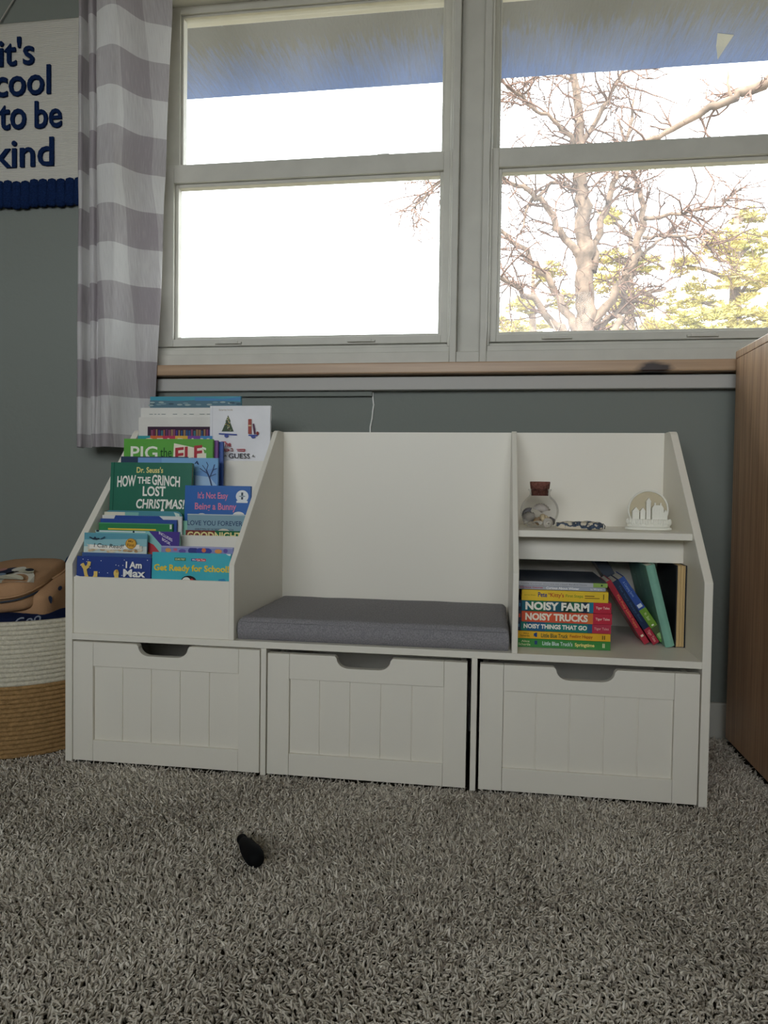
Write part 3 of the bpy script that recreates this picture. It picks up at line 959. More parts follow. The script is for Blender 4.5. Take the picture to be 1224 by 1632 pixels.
# teal book: cover faces left, spine toward the viewer, tilted
tb = empty('picture_book', (1.1490, -.222, HS + .0006), (0, math.radians(-14.5), 0))
tag(tb, 'tall seafoam green hardcover leaning against the end of the lower right shelf', 'book', LG)
M_TEAL = mat('seafoam_cloth', '#7fb3a0', rough=.5, var=.12, vscale=30, bump=.1, bscale=400)
c = MB()
n = 8
sp = [(-.004 * math.sin(PI * i / n), .0165 * i / n) for i in range(n + 1)]
c.prism([(p[1], p[0]) for p in sp] + [(.0165, .012), (.0145, .012), (.0145, .003), (.002, .003), (.002, .012), (0, .012)], 'z', 0, .1570)
c.box(0, .002, .012, .19, 0, .1570).box(.0145, .0165, .012, .19, 0, .1570)
c.build('cover', M_TEAL, tb)
MB().box(.002, .0145, .003, .188, .002, .155).build('page_block', M_PAGE, tb)
dm = MB()
random.seed(4)
for _ in range(14):
    yy, zz = random.uniform(.02, .16), random.uniform(.02, .15)
    dm.add([(-.0004, yy + .0016 * math.cos(i * PI / 4), zz + .0016 * math.sin(i * PI / 4)) for i in range(8)], [tuple(range(8))], flat('#d8e8dc'))
dm.build('cover_print', None, tb)
# upright book with its page edges toward the viewer
ub = empty('hardcover_book', (1.1662, -.218, HS + .0006))
tag(ub, 'upright dark covered book with cream page edges facing out, at the shelf end', 'book', LG)
c = MB()
c.box(0, .0022, 0, .16, 0, .1545).box(.0165, .0185, 0, .16, 0, .1545).box(.0022, .0165, .157, .16, 0, .1545)
c.build('cover', mat('black_cover', '#22242a', rough=.45), ub, bevel=.0004)
pg = MB()
for i in range(5):
    pg.box(.0024 + i * .0028, .0024 + (i + 1) * .0028 - .0003, .0005 + .0012 * (i % 2), .156, .0015, .1535)
pg.build('page_block', mat('aged_pages', '#c9ad7c', rough=.85, var=.12, vscale=60, stretch=(40, 1, 1)), ub)

# ------------------------------------------------------------------ display shelf objects
SZ = .4676
jar = empty('glass_jar', (.9185, -.125, SZ + .0004))
tag(jar, 'round glass jar with a cork stopper holding shells, left on the display shelf', 'jar')
jm = bpy.data.materials.new('jar_glass')
jm.use_nodes = True
nt = jm.node_tree
nt.nodes.clear()
out = nt.nodes.new('ShaderNodeOutputMaterial')
tr = nt.nodes.new('ShaderNodeBsdfTransparent')
tr.inputs[0].default_value = (.94, .94, .945, 1)
gl = nt.nodes.new('ShaderNodeBsdfGlossy')
gl.inputs['Roughness'].default_value = .04
lw = nt.nodes.new('ShaderNodeLayerWeight')
lw.inputs[0].default_value = .10
mx = nt.nodes.new('ShaderNodeMixShader')
jmul = nt.nodes.new('ShaderNodeMath')
jmul.operation = 'MULTIPLY'
jmul.inputs[1].default_value = .45
nt.links.new(lw.outputs['Fresnel'], jmul.inputs[0])
nt.links.new(jmul.outputs[0], mx.inputs[0])
nt.links.new(tr.outputs[0], mx.inputs[1])
nt.links.new(gl.outputs[0], mx.inputs[2])
nt.links.new(mx.outputs[0], out.inputs[0])
prof = [(.020, .0005), (.024, .002)]
for i in range(1, 16):
    a = -PI / 2 + .62 + (PI - 1.24 - .0) * i / 16
    prof.append((.0385 * math.cos(a), .0335 + .0355 * math.sin(a)))
prof += [(.0215, .064), (.0205, .068), (.0205, .072), (.0225, .0745), (.0235, .0765), (.0228, .0780), (.0200, .0780), (.0185, .072), (.0185, .066)]
inner = [(max(r_ - .0015, .001), z_ + .0006) for r_, z_ in prof[:17]]
MB().lathe(prof, seg=40).build('glass_body', jm, jar)
M_CORK = mat('cork', '#7a4f45', rough=.9, var=.35, vscale=180, bump=.5, bscale=250)
MB().lathe([(.0170, .0645), (.0182, .0785), (.0190, .0785), (.0205, .0920), (.0195, .0932), (0.001, .0935)], seg=32).build('cork_stopper', M_CORK, jar)
random.seed(11)


def shell_mesh(mb, kind, s):
    if kind == 0:      # scallop fan
        n = 18
        V, Fq = [(0, 0, 0)], []
        for k_, rr_ in enumerate((.35, .7, 1.0)):
            for i in range(n + 1):
                a = math.radians(20 + 140 * i / n)
                rib = 1 + .05 * (1 if i % 2 else -1)
                V.append((s * rr_ * rib * math.cos(a), s * rr_ * rib * math.sin(a), s * (.30 * math.sin(PI * .5 * (1 - rr_ ** 2)) + .03 * (1 if i % 2 else -1) * rr_)))
        for i in range(n):
            Fq.append((0, 1 + i, 2 + i))
        for k_ in range(2):
            for i in range(n):
                a = 1 + k_ * (n + 1) + i
                Fq.append((a, a + 1, a + n + 2, a + n + 1))
        mb.add(V, Fq, None, True)
    else:              # spiral snail
        path, rad = [], []
        for i in range(40):
            t_ = i / 39
            a = t_ * 5 * PI
            R_ = s * .45 * (1 - t_) + .0004
            path.append((R_ * math.cos(a), R_ * math.sin(a), s * .9 * t_))
            rad.append(s * .36 * (1 - t_) + .0003)
        mb.tube(path, rad, 8)


shells = [('scallop shell leaning up at the back of the jar', 0, .016, (.004, .006, .030), (1.3, .1, .2), '#bdb6ae'),
          ('cream spiral shell in the middle of the jar', 1, .014, (.006, -.010, .016), (.8, 1.0, .5), '#d4c2a0'),
          ('large grey scallop shell lying against the left of the jar', 0, .019, (-.014, -.006, .012), (.9, -.5, 1.0), '#a9a59e'),
          ('small dark spiral shell by the right side of the jar', 1, .011, (.022, -.004, .012), (1.2, .2, 2), '#6e6a6a'),
          ('pale flat scallop shell at the bottom front of the jar', 0, .016, (.0, -.020, .006), (.25, .1, -.4), '#cfcac0'),
          ('white spiral shell low at the right front of the jar', 1, .012, (.014, -.018, .010), (1.7, .4, .3), '#c4beb4'),
          ('dark grey broken shell high at the left of the jar', 0, .012, (-.020, .006, .026), (1.1, -.8, .3), '#77757a'),
          ('tan spiral shell at the bottom back of the jar', 1, .013, (-.002, .014, .010), (.5, .3, 1), '#b09878')]
for lab, kd, s, off, rot, colr in shells:
    s *= 1.25
    mb = MB()
    shell_mesh(mb, kd, s)
    o = mb.build('seashell', mat('shell_' + colr, colr, rough=.45, var=.2, vscale=90))
    if kd == 0:
        sd = o.modifiers.new('solid', 'SOLIDIFY')
        sd.thickness = .0012
    o.location = (.9185 + off[0], -.125 + off[1], SZ + off[2])
    o.rotation_euler = rot
    tag(o, lab, 'shell', 'seashells in the glass jar')

# cream fabric keepsake with dark blue painted pattern
km = bpy.data.materials.new('painted_canvas')
km.use_nodes = True
nt = km.node_tree
b = nt.nodes['Principled BSDF']
b.inputs['Roughness'].default_value = .8
tc = nt.nodes.new('ShaderNodeTexCoord')
n = nt.nodes.new('ShaderNodeTexNoise')
n.inputs['Scale'].default_value = 75
n.inputs['Detail'].default_value = 2
sx = nt.nodes.new('ShaderNodeSeparateXYZ')
nt.links.new(tc.outputs['Object'], sx.inputs[0])
nt.links.new(tc.outputs['Object'], n.inputs['Vector'])
ad = nt.nodes.new('ShaderNodeMath')
ad.operation = 'MULTIPLY_ADD'
ad.inputs[1].default_value = 21
nt.links.new(sx.outputs['Z'], ad.inputs[0])
nt.links.new(n.outputs[0], ad.inputs[2])
r = nt.nodes.new('ShaderNodeValToRGB')
r.color_ramp.interpolation = 'LINEAR'
e = r.color_ramp.elements
e[0].position, e[0].color = .62, lin('#d8cdb8')
e[1].position, e[1].color = .68, lin('#46566c')
q = e.new(.80)
q.color = lin('#2c3848')
q = e.new(.86)
q.color = lin('#d4cab6')
nt.links.new(ad.outputs[0], r.inputs[0])
nt.links.new(r.outputs[0], b.inputs['Base Color'])
kp = empty('fabric_pouch', (.9905, -.190, SZ))
tag(kp, 'small flat cream pouch with dark blue blotches lying beside the glass jar', 'pouch')
mb = MB()
mb.blob((0, 0, .0081), (.0445, .017, .0080), e=.5, seg=40,
        fn=lambda p: Vector((p.x, p.y, p.z * (1 + .35 * noise.noise(Vector((p.x * 90, p.y * 90, 2)))) if p.z > 0 else p.z)))
mb.build('pouch_body', km, kp)
mb = MB()
mb.tube([(.038, -.010, .011), (.044, -.008, .013), (.0475, -.006, .009), (.047, -.004, .003)], .0008, 6)
mb.build('pull_cord', mat('dark_cord', '#2a3240'), kp)

# white village ornament
gb = empty('village_ornament', (1.1275, -.150, SZ))
tag(gb, 'white snow globe style ornament with tiny village houses, right on the display shelf', 'ornament')
M_CER = mat('white_bisque', '#efeee4', rough=.55, bump=.1, bscale=200)
MB().lathe([(.034, .0002), (.0435, .0012), (.0445, .003), (.044, .0062), (.040, .0068), (.001, .0068)], seg=48, sy=.55).build('base_plate', M_CER, gb)
mb = MB()
mb.lathe([(.0405, .0066), (.0412, .010), (.0408, .0205), (.039, .0222), (.001, .0222)], seg=48, sy=.52)
mb.build('snow_base', M_CER, gb)
sc = MB()
for i in range(26):
    a = PI + PI * i / 25
    x_, y_ = .0405 * math.cos(a), .0405 * .52 * math.sin(a)
    sc.blob((x_, y_, .0165 + .0015 * math.sin(i * 2.1)), (.0030, .0018, .0055), e=1, seg=10)
sc.build('snow_relief', M_CER, gb)
arc, R_ = [], .0372
for i in range(41):
    a = math.radians(-32 + 244 * i / 40)
    arc.append((R_ * math.cos(a), .006, .0405 + R_ * math.sin(a)))
MB().tube(arc, .0019, 10).build('arch_ring', M_CER, gb)
bk = MB()
bk.prism([(.0365 * math.cos(2 * PI * i / 48), .0405 + .0365 * math.sin(2 * PI * i / 48)) for i in range(48)], 'y', .0075, .0088)
bk.build('backdrop_disc', mat('beige_disc', '#cfc4a8', rough=.7), gb)
hs = MB()


def house(x, w_, h_, roof, y=-.002, d=.010):
    hs.box(x - w_ / 2, x + w_ / 2, y - d / 2, y + d / 2, .020, .022 + h_)
    e_ = .0012
    hs.prism([(x - w_ / 2 - e_, .022 + h_ - .0006), (x + w_ / 2 + e_, .022 + h_ - .0006), (x, .022 + h_ + roof)], 'y', y - d / 2 - e_, y + d / 2 + e_)


house(-.0255, .0130, .0150, .0085)
house(-.0120, .0095, .0150, .0080, y=0)
house(-.0010, .0082, .0345, .0080, y=.001, d=.008)
house(.0300, .0070, .0120, .007, y=-.003)
hs.build('house', M_CER, gb, bevel=.0003)
b2 = MB()
b2.prism([(.0050, .020), (.0265, .020), (.0265, .0445), (.0225, .0500), (.0085, .0500), (.0050, .0445)], 'y', -.008, .003)
b2.box(.0095, .0125, -.004, -.001, .049, .0545).box(.0200, .0230, -.004, -.001, .048, .0545)
for i in range(4):
    for j in range(3):
        b2.box(.0070 + i * .005, .0098 + i * .005, -.0086, -.008, .0250 + j * .0065, .0290 + j * .0065)
b2.build('large_house', M_CER, gb, bevel=.0003)

# ------------------------------------------------------------------ curtain
cm = bpy.data.materials.new('checked_linen')
cm.use_nodes = True
nt = cm.node_tree
b = nt.nodes['Principled BSDF']
outn = nt.nodes['Material Output']
b.inputs['Roughness'].default_value = .9
b.inputs['Specular IOR Level'].default_value = .1
uvn = nt.nodes.new('ShaderNodeUVMap')
sx = nt.nodes.new('ShaderNodeSeparateXYZ')
nt.links.new(uvn.outputs[0], sx.inputs[0])


def mnode(op, a=None, b_=None):
    n_ = nt.nodes.new('ShaderNodeMath')
    n_.operation = op
    for i, q in enumerate((a, b_)):
        if q is None:
            continue
        if isinstance(q, (int, float)):
            n_.inputs[i].default_value = q
        else:
            nt.links.new(q, n_.inputs[i])
    return n_.outputs[0]


P_ = .177
row = mnode('GREATER_THAN', mnode('FRACT', mnode('DIVIDE', sx.outputs['Y'], P_)), .5)
colm = mnode('GREATER_THAN', mnode('FRACT', mnode('DIVIDE', mnode('ADD', sx.outputs['X'], .075), .15)), .5)
val = mnode('MULTIPLY', mnode('ADD', mnode('MULTIPLY', row, 1.3), mnode('MULTIPLY', colm, .7)), .5)
mp = nt.nodes.new('ShaderNodeMapping')
mp.inputs['Scale'].default_value = (420, 26, 1)
nt.links.new(uvn.outputs[0], mp.inputs[0])
nz = nt.nodes.new('ShaderNodeTexNoise')
nz.inputs['Scale'].default_value = 1
nz.inputs['Detail'].default_value = 3
nt.links.new(mp.outputs[0], nz.inputs['Vector'])
val2 = mnode('ADD', val, mnode('MULTIPLY', mnode('SUBTRACT', nz.outputs[0], .5), .8))
r = nt.nodes.new('ShaderNodeValToRGB')
r.color_ramp.elements[0].color = lin('#e6e5e4')
r.color_ramp.elements[1].color = lin('#ada6aa')
nt.links.new(val2, r.inputs[0])
nt.links.new(r.outputs[0], b.inputs['Base Color'])
tl = nt.nodes.new('ShaderNodeBsdfTranslucent')
nt.links.new(r.outputs[0], tl.inputs[0])
mx = nt.nodes.new('ShaderNodeMixShader')
mx.inputs[0].default_value = .30
nt.links.new(b.outputs[0], mx.inputs[1])
nt.links.new(tl.outputs[0], mx.inputs[2])
nt.links.new(mx.outputs[0], outn.inputs[0])
bpn = nt.nodes.new('ShaderNodeBump')
bpn.inputs['Strength'].default_value = .3
bpn.inputs['Distance'].default_value = .001
nt.links.new(nz.outputs[0], bpn.inputs['Height'])
nt.links.new(bpn.outputs[0], b.inputs['Normal'])

# plan view of the pleats (x, y) top and bottom
PT = [(-.172, .030), (-.160, -.020), (-.148, -.030), (-.146, .010), (-.140, .018), (-.132, -.028), (-.118, -.036), (-.112, -.010), (-.108, -.038), (-.085, -.056), (-.055, -.062), (-.038, -.060), (-.028, -.044), (-.019, -.020), (-.008, .002), (.008, .016), (.028, .026), (.047, .034), (.049, .040), (.000, .042)]
PB = [(-.176, .030), (-.168, -.018), (-.152, -.026), (-.146, .000), (-.140, .006), (-.128, -.024), (-.114, -.032), (-.108, -.024), (-.100, -.034), (-.090, -.044), (-.080, -.048), (-.071, -.044), (-.062, -.030), (-.053, -.014), (-.042, -.002), (-.028, .007), (-.012, .014), (.002, .021), (.004, .027), (-.030, .030)]


def smooth_path(P, n):
    pts = [Vector((p[0], p[1])) for p in P]
    d = [0]
    for a, b_ in zip(pts[:-1], pts[1:]):
        d.append(d[-1] + (b_ - a).length)
    res = []
    for i in range(n):
        u = i / (n - 1) * (len(pts) - 1)
        k_ = min(int(u), len(pts) - 2)
        f_ = u - k_
        p0, p1, p2, p3 = pts[max(k_ - 1, 0)], pts[k_], pts[k_ + 1], pts[min(k_ + 2, len(pts) - 1)]
        q = .5 * ((2 * p1) + (p2 - p0) * f_ + (2 * p0 - 5 * p1 + 4 * p2 - p3) * f_ ** 2 + (3 * p1 - p0 - 3 * p2 + p3) * f_ ** 3)
        res.append(q)
    return res


NC, NR = 110, 60
A, Bq = smooth_path(PT, NC), smooth_path(PB, NC)
CZ0, CZ1 = .632, 1.93
V, UVs, Fc = [], [], []
for j in range(NR + 1):
    t_ = j / NR
    z_ = CZ0 + (CZ1 - CZ0) * t_
    s_ = t_ ** .8
    acc = 0
    prev = None
    for i in range(NC):
        q = A[i] * s_ + Bq[i] * (1 - s_)
        wob = .004 * noise.noise(Vector((i * .09, z_ * 3.1, 5))) + .003 * noise.noise(Vector((i * .2, z_ * 7, 9)))
        q = Vector((q.x + wob * .4, q.y + wob))
        if prev is not None:
            acc += (q - prev).length
        prev = q
        V.append((q.x, q.y, z_))
        UVs.append((acc, z_ - .663))
for j in range(NR):
    for i in range(NC - 1):
        Fc.append((j * NC + i, j * NC + i + 1, (j + 1) * NC + i + 1, (j + 1) * NC + i))
me = bpy.data.meshes.new('curtain')
me.from_pydata(V, [], Fc)
uvl = me.uv_layers.new(name='UVMap')
for lp in me.loops:
    uvl.data[lp.index].uv = UVs[lp.vertex_index]
me.polygons.foreach_set('use_smooth', [True] * len(me.polygons))
me.materials.append(cm)
cur = bpy.data.objects.new('curtain', me)
COL.objects.link(cur)
tag(cur, 'grey and white checked linen curtain hanging in folds left of the window', 'curtain')
# rod above the frame
rod = empty('curtain_rod', (.75, -.01, 1.945))
tag(rod, 'dark curtain rod on brackets above the window, carrying the checked curtain', 'curtain rod')
M_ROD = mat('dark_metal', '#2a2826', rough=.4, metal=.8)
MB().tube([(-1.15, 0, 0), (1.15, 0, 0)], .010, 14).build('pole', M_ROD, rod)
for x_ in (-1.0, 0, 1.0):
    MB().box(x_ - .008, x_ + .008, -.006, .0895, -.012, .004).box(x_ - .012, x_ + .012, .084, .0895, -.04, .03).build('bracket', M_ROD, rod, bevel=.001)

# ------------------------------------------------------------------ banner
bn = empty('wall_banner', (-.3105, .0745, 1.7045))
tag(bn, "cream cloth wall banner with navy letters and navy tassels, left of the curtain", 'banner')
clm = bpy.data.materials.new('ribbed_cotton')
clm.use_nodes = True
nt = clm.node_tree
b = nt.nodes['Principled BSDF']
b.inputs['Base Color'].default_value = lin('#c9c6be')
b.inputs['Roughness'].default_value = .95
b.inputs['Specular IOR Level'].default_value = .05
tc = nt.nodes.new('ShaderNodeTexCoord')
wv = nt.nodes.new('ShaderNodeTexWave')
wv.bands_direction = 'Z'
wv.inputs['Scale'].default_value = 70
wv.inputs['Distortion'].default_value = .6
bpn = nt.nodes.new('ShaderNodeBump')
bpn.inputs['Strength'].default_value = .5
bpn.inputs['Distance'].default_value = .002
nt.links.new(tc.outputs['Object'], wv.inputs['Vector'])
nt.links.new(wv.outputs['Fac'], bpn.inputs['Height'])
nt.links.new(bpn.outputs[0], b.inputs['Normal'])
BW, BH = .267, .405
mb = MB()
nx, ny = 30, 40
V, Fc = [], []
for j in range(ny + 1):
    for i in range(nx + 1):
        x_ = -BW / 2 + BW * i / nx
        z_ = -BH * j / ny
        y_ = .0012 * noise.noise(Vector((x_ * 12, z_ * 9, 1)))
        if j <= 2:
            y_ -= .0030 * math.sin(PI * (j + .5) / 3)
        V.append((x_, y_, z_))
for j in range(ny):
    for i in range(nx):
        k_ = j * (nx + 1) + i
        Fc.append((k_, k_ + 1, k_ + nx + 2, k_ + nx + 1))
mb.add(V, Fc, None, True)
o = mb.build('cloth_panel', clm, bn)
sd = o.modifiers.new('solid', 'SOLIDIFY')
sd.thickness = .002
M_NAVY = mat('navy_yarn', '#182a50', rough=1, spec=.05, var=.3, vscale=300, bump=.8, bscale=350)


def lettering(parent, lines, material, depth=.004):
    lb = MB()
    for s, x0, x1, z0, z1, off in lines:
        tv, tf = text2d(s, off)
        n0 = len(tv)
        P3 = [(x0 + p[0] * (x1 - x0), -.0025 - depth, z0 + p[1] * (z1 - z0)) for p in tv]
        P4 = [(p[0], -.0015, p[2]) for p in P3]
        lb.add(P3, tf, None)
        # side walls along boundary edges
        cnt = {}
        for f_ in tf:
            for a, b_ in zip(f_, f_[1:] + f_[:1]):
                cnt[(a, b_)] = cnt.get((a, b_), 0) + 1
        sides = [(a, b_) for (a, b_) in cnt if (b_, a) not in cnt]
        lb.add(P3 + P4, [(a, b_, b_ + n0, a + n0) for a, b_ in sides], None)
    return lb.build('lettering', material, parent, merge=True)


def bt_(txt, x0, z1, x1, z0):
    return (txt, x0 + .3105, x1 + .3105, z0 - 1.7045, z1 - 1.7045, .012)


lettering(bn, [bt_("it's", -.4321, 1.6663, -.3354, 1.5957), bt_('cool', -.4445, 1.5923, -.291, 1.5199), bt_('to', -.4325, 1.4992, -.3579, 1.437),
               bt_('be', -.3338, 1.504, -.2603, 1.4361), bt_('kind', -.4449, 1.4136, -.2824, 1.3426)], M_NAVY)
random.seed(2)
nt_ = 11
for i in range(nt_):
    x_ = -BW / 2 + BW * (i + .5) / nt_
    tb_ = MB()
    w_ = BW / nt_ * .56
    tb_.lathe([(.002, .004), (w_ * .75, .001), (w_ * 1.0, -.008), (w_ * .86, -.016), (w_ * 1.0, -.03), (w_ * 1.08, -.060), (w_ * .5, -.066), (.001, -.066)], center=(x_, -.006, -BH + .006 + random.uniform(-.002, .002)), seg=14, sy=.5)
    o = tb_.build('tassel', M_NAVY, bn)
hc = MB()
hc.tube([(-BW / 2 + .006, -.002, -.004), (-.02, .002, .150), (.0, .003, .156), (.02, .002, .150), (BW / 2 - .006, -.002, -.004)], .0016, 8)
hc.build('hanging_cord', mat('cotton_cord', '#c8c4ba', rough=.9), bn)

# ------------------------------------------------------------------ rope basket and contents
bk = empty('rope_basket', (-.188, -.182, -.004))
tag(bk, 'large round coiled rope basket, cream above and brown below, left of the bench', 'basket')
M_RC = mat('cream_rope', '#d8d2c0', rough=.95, spec=.05, var=.12, vscale=160, bump=.7, bscale=320)
M_RB = mat('brown_rope', '#a8875c', rough=.95, spec=.05, var=.2, vscale=130, bump=.7, bscale=320)


def basket_r(z_):
    return .171 + .012 * math.sin(PI * min(max(z_ / .27, 0), 1) * .55)


def coil(z0, z1, step):
    prof, z_ = [], z0
    while z_ < z1 - 1e-6:
        for q in range(6):
            a = -PI / 2 + PI * q / 5
            prof.append((basket_r(z_) + .0042 * math.cos(a), z_ + step / 2 + step / 2 * math.sin(a) * .98))
        z_ += step
    inn = [(r_ - .009, zz) for r_, zz in reversed(prof[::6])]
    return prof + [(basket_r(z1) - .008, z1)] + inn


mb = MB().lathe(coil(.146, .274, .0092), seg=96)
mb.build('upper_wall', M_RC, bk)
mb = MB().lathe(coil(.0, .146, .0092), seg=96)
mb.build('lower_wall', M_RB, bk)
MB().lathe([(.001, .0), (.168, .0), (.168, .006), (.001, .006)], seg=48).build('basket_floor', M_RB, bk)

# navy bag inside
M_NV = mat('navy_fabric', '#131d3c', rough=.85, spec=.15, var=.2, vscale=40, bump=.2, bscale=300)
nb = empty('navy_bag', (-.165, -.185, .10))
tag(nb, 'navy fabric bag with grey letters under the tan backpack in the basket', 'bag')
mb = MB().blob((-.022, 0, .090), (.150, .150, .100), e=.5, eh=1.0, seg=40, fn=lambda p: p + Vector((0, 0, .004 * noise.noise(p * 20))))
mb.build('bag_body', M_NV, nb)
lb = MB()
tv, tf = text2d('Goo', .01)
lv = []
for p in tv:
    th_ = math.radians(-62 + p[0] * 18)
    lv.append((-.022 + .1525 * math.cos(th_), .1525 * math.sin(th_), .152 + p[1] * .020 + p[0] * .012))
lb.add(lv, tf, flat('#8a92a0'))
lb.build('lettering', None, nb)

# tan backpack
M_TAN = mat('tan_canvas', '#b08a68', rough=.85, spec=.15, var=.1, vscale=14, bump=.25, bscale=240)
bp = empty('backpack', (-.190, -.20, .279))
tag(bp, 'tan childs backpack with cartoon print patch lying in the rope basket', 'backpack')


def wrinkle(s, a):
    return lambda p: p + Vector((noise.noise(p * s + Vector((3, 1, 2))), noise.noise(p * s), noise.noise(p * s + Vector((7, 7, 7))))) * a


R1 = Matrix.Rotation(math.radians(14), 3, 'X') @ Matrix.Rotation(math.radians(-6), 3, 'Y')
MB().blob((.004, .02, .018), (.112, .110, .052), e=.5, rot=R1, seg=48, fn=wrinkle(18, .009)).build('backpack_body', M_TAN, bp)
pk = MB().blob((-.012, -.02, .045), (.104, .098, .036), e=.45, rot=R1, seg=48, fn=wrinkle(14, .005)).build('front_pocket', M_TAN, bp)
zp = MB()
loop = []


def sup(c, half, e_, th, z_):
    def sp2(x, p):
        return math.copysign(abs(x) ** p, x)
    v_ = R1 @ Vector((half[0] * sp2(math.cos(th), e_), half[1] * sp2(math.sin(th), e_), z_))
    return v_ + Vector(c)


for i in range(49):
    loop.append(sup((-.012, -.02, .045), (.1055, .0995, .036), .45, 2 * PI * i / 48, -.002))
zp.tube(loop, .0022, 6)
zp.build('zipper', mat('zip_tape', '#3a3f48', rough=.6), bp)
pp = MB()
for i in range(49):
    pass
loop2 = [sup((-.012, -.02, .045), (.1065, .1005, .036), .45, 2 * PI * i / 48, .006) for i in range(49)]
pp.tube(loop2, .0026, 6)
pp.build('piping', M_TAN, bp)
# print patch on top-front of pocket: soft coloured shapes
pr = MB()
random.seed(21)


def on_pocket(a, b_, lift):
    """a,b in pocket local coords (m)"""
    q = 1 - (abs(a) / .104) ** (2 / .45) - (abs(b_) / .098) ** (2 / .45)
    z_ = .036 * max(q, .01) ** (.45 / 2) + lift
    return R1 @ Vector((a, b_, z_)) + Vector((-.012, -.02, .045))


def patch(ca, cb, ra, rb, colr, lift, rotd=0):
    ca, cb, ra, rb = ca * 1.2 + .052, cb * 1.1 - .012, ra * 1.2, rb * 1.2
    n_ = 20
    pts = []
    for i in range(n_):
        a = 2 * PI * i / n_
        u_, v_ = ra * math.cos(a), rb * math.sin(a)
        c2, s2 = math.cos(rotd), math.sin(rotd)
        pts.append(on_pocket(ca + u_ * c2 - v_ * s2, cb + u_ * s2 + v_ * c2, lift))
    pr.add(pts, [tuple(range(n_))], flat(colr))


for args in [(-.010, -.036, .052, .030, '#c9c4b4', .0060), (-.012, -.018, .016, .015, '#141c38', .0070), (.005, -.014, .012, .011, '#d8d4c8', .0076), (.022, -.020, .013, .010, '#c4c0a8', .0076), (.026, -.016, .007, .006, '#22242c', .0080),
             (-.020, -.045, .017, .012, '#6f8296', .0072, .3), (-.040, -.024, .012, .010, '#c9b6a0', .0074), (-.043, -.022, .006, .006, '#1c1c22', .0078), (-.046, -.050, .013, .010, '#9a4a44', .0072), (-.05, -.060, .016, .008, '#161e3a', .0074),
             (-.026, -.058, .016, .007, '#8fa08c', .0076), (.01, -.05, .024, .008, '#b8b4a0', .0076), (-.03, -.012, .01, .008, '#b07a74', .0074)]:
    patch(*args)
pr.build('print_patch', None, bp)
pr = MB()


def on_body(th, z_, da, db):
    pass


# small printed motifs on the lower front of the body
mot = MB()


def sp3(x, p):
    return math.copysign(abs(x) ** p, x)


def on_body_pt(th, ph, lift=.0035):
    e_ = .5
    h_ = (.112 + lift, .110 + lift, .052 + lift)
    p = Vector((h_[0] * sp3(math.cos(ph), e_) * sp3(math.cos(th), e_), h_[1] * sp3(math.cos(ph), e_) * sp3(math.sin(th), e_), h_[2] * sp3(math.sin(ph), e_)))
    p = wrinkle(18, .009)(p)
    return R1 @ p + Vector((.004, .02, .018))


def motif(th0, ph0, dth, dph, colr):
    pts = [on_body_pt(th0 + dth * math.cos(2 * PI * i / 14), ph0 + dph * math.sin(2 * PI * i / 14)) for i in range(14)]
    mot.add(pts, [tuple(range(14))], flat(colr))


motif(-.92, -.15, .10, .13, '#2e3e58')
motif(-.92, -.15, .06, .06, '#5a6c84')
motif(-1.25, -.45, .09, .12, '#5a4638')
motif(-.45, .1, .05, .09, '#34405a')
motif(-.15, .25, .05, .08, '#2a3450')
motif(-1.75, .05, .09, .12, '#6f8296')
mot.build('printed_motif', None, bp)
hl = MB()
hp = [(.068, .070, .086), (.072, .074, .098), (.082, .074, .108), (.094, .072, .111), (.104, .068, .106), (.110, .064, .094), (.110, .062, .080)]
P2 = []
for p in hp:
    P2 += [(p[0], p[1] - .011, p[2]), (p[0], p[1] + .011, p[2])]
hl.add(P2, [(2 * i, 2 * i + 1, 2 * i + 3, 2 * i + 2) for i in range(len(hp) - 1)], None, True)
o = hl.build('carry_loop', mat('navy_webbing', '#22344e', rough=.8), bp)
sd = o.modifiers.new('solid', 'SOLIDIFY')
sd.thickness = .003

# ------------------------------------------------------------------ dresser
dr = empty('dresser', (1.80, -.25, 0))
tag(dr, 'brown wood grain dresser standing at the right edge beside the bench', 'dresser')
dm_ = bpy.data.materials.new('walnut_laminate')
dm_.use_nodes = True
nt = dm_.node_tree
b = nt.nodes['Principled BSDF']
b.inputs['Roughness'].default_value = .42
tc = nt.nodes.new('ShaderNodeTexCoord')
mp = nt.nodes.new('ShaderNodeMapping')
mp.inputs['Scale'].default_value = (60, 60, 1.6)
n = nt.nodes.new('ShaderNodeTexNoise')
n.inputs['Scale'].default_value = 2.2
n.inputs['Detail'].default_value = 8
n.inputs['Roughness'].default_value = .65
r = nt.nodes.new('ShaderNodeValToRGB')
r.color_ramp.elements[0].position = .3
r.color_ramp.elements[0].color = lin('#8f6f55')
r.color_ramp.elements[1].position = .72
r.color_ramp.elements[1].color = lin('#cfab88')
nt.links.new(tc.outputs['Object'], mp.inputs[0])
nt.links.new(mp.outputs[0], n.inputs['Vector'])
nt.links.new(n.outputs[0], r.inputs[0])
nt.links.new(r.outputs[0], b.inputs['Base Color'])
X0 = 1.334 - 1.80
MB().box(X0, X0 + .018, -.22, .268, .012, .8305).build('side_panel', dm_, dr, bevel=.001)
MB().box(.45, .468, -.22, .268, .012, .8305).build('side_panel', dm_, dr, bevel=.001)
MB().box(X0 - .001, .469, -.222, .270, .8308, .847).build('top_panel', dm_, dr, bevel=.0015)
MB().box(X0 + .018, .45, .258, .266, .03, .8305).build('back_panel', dm_, dr)
MB().box(X0 + .018, .45, -.20, .25, .012, .09).build('plinth', dm_, dr)
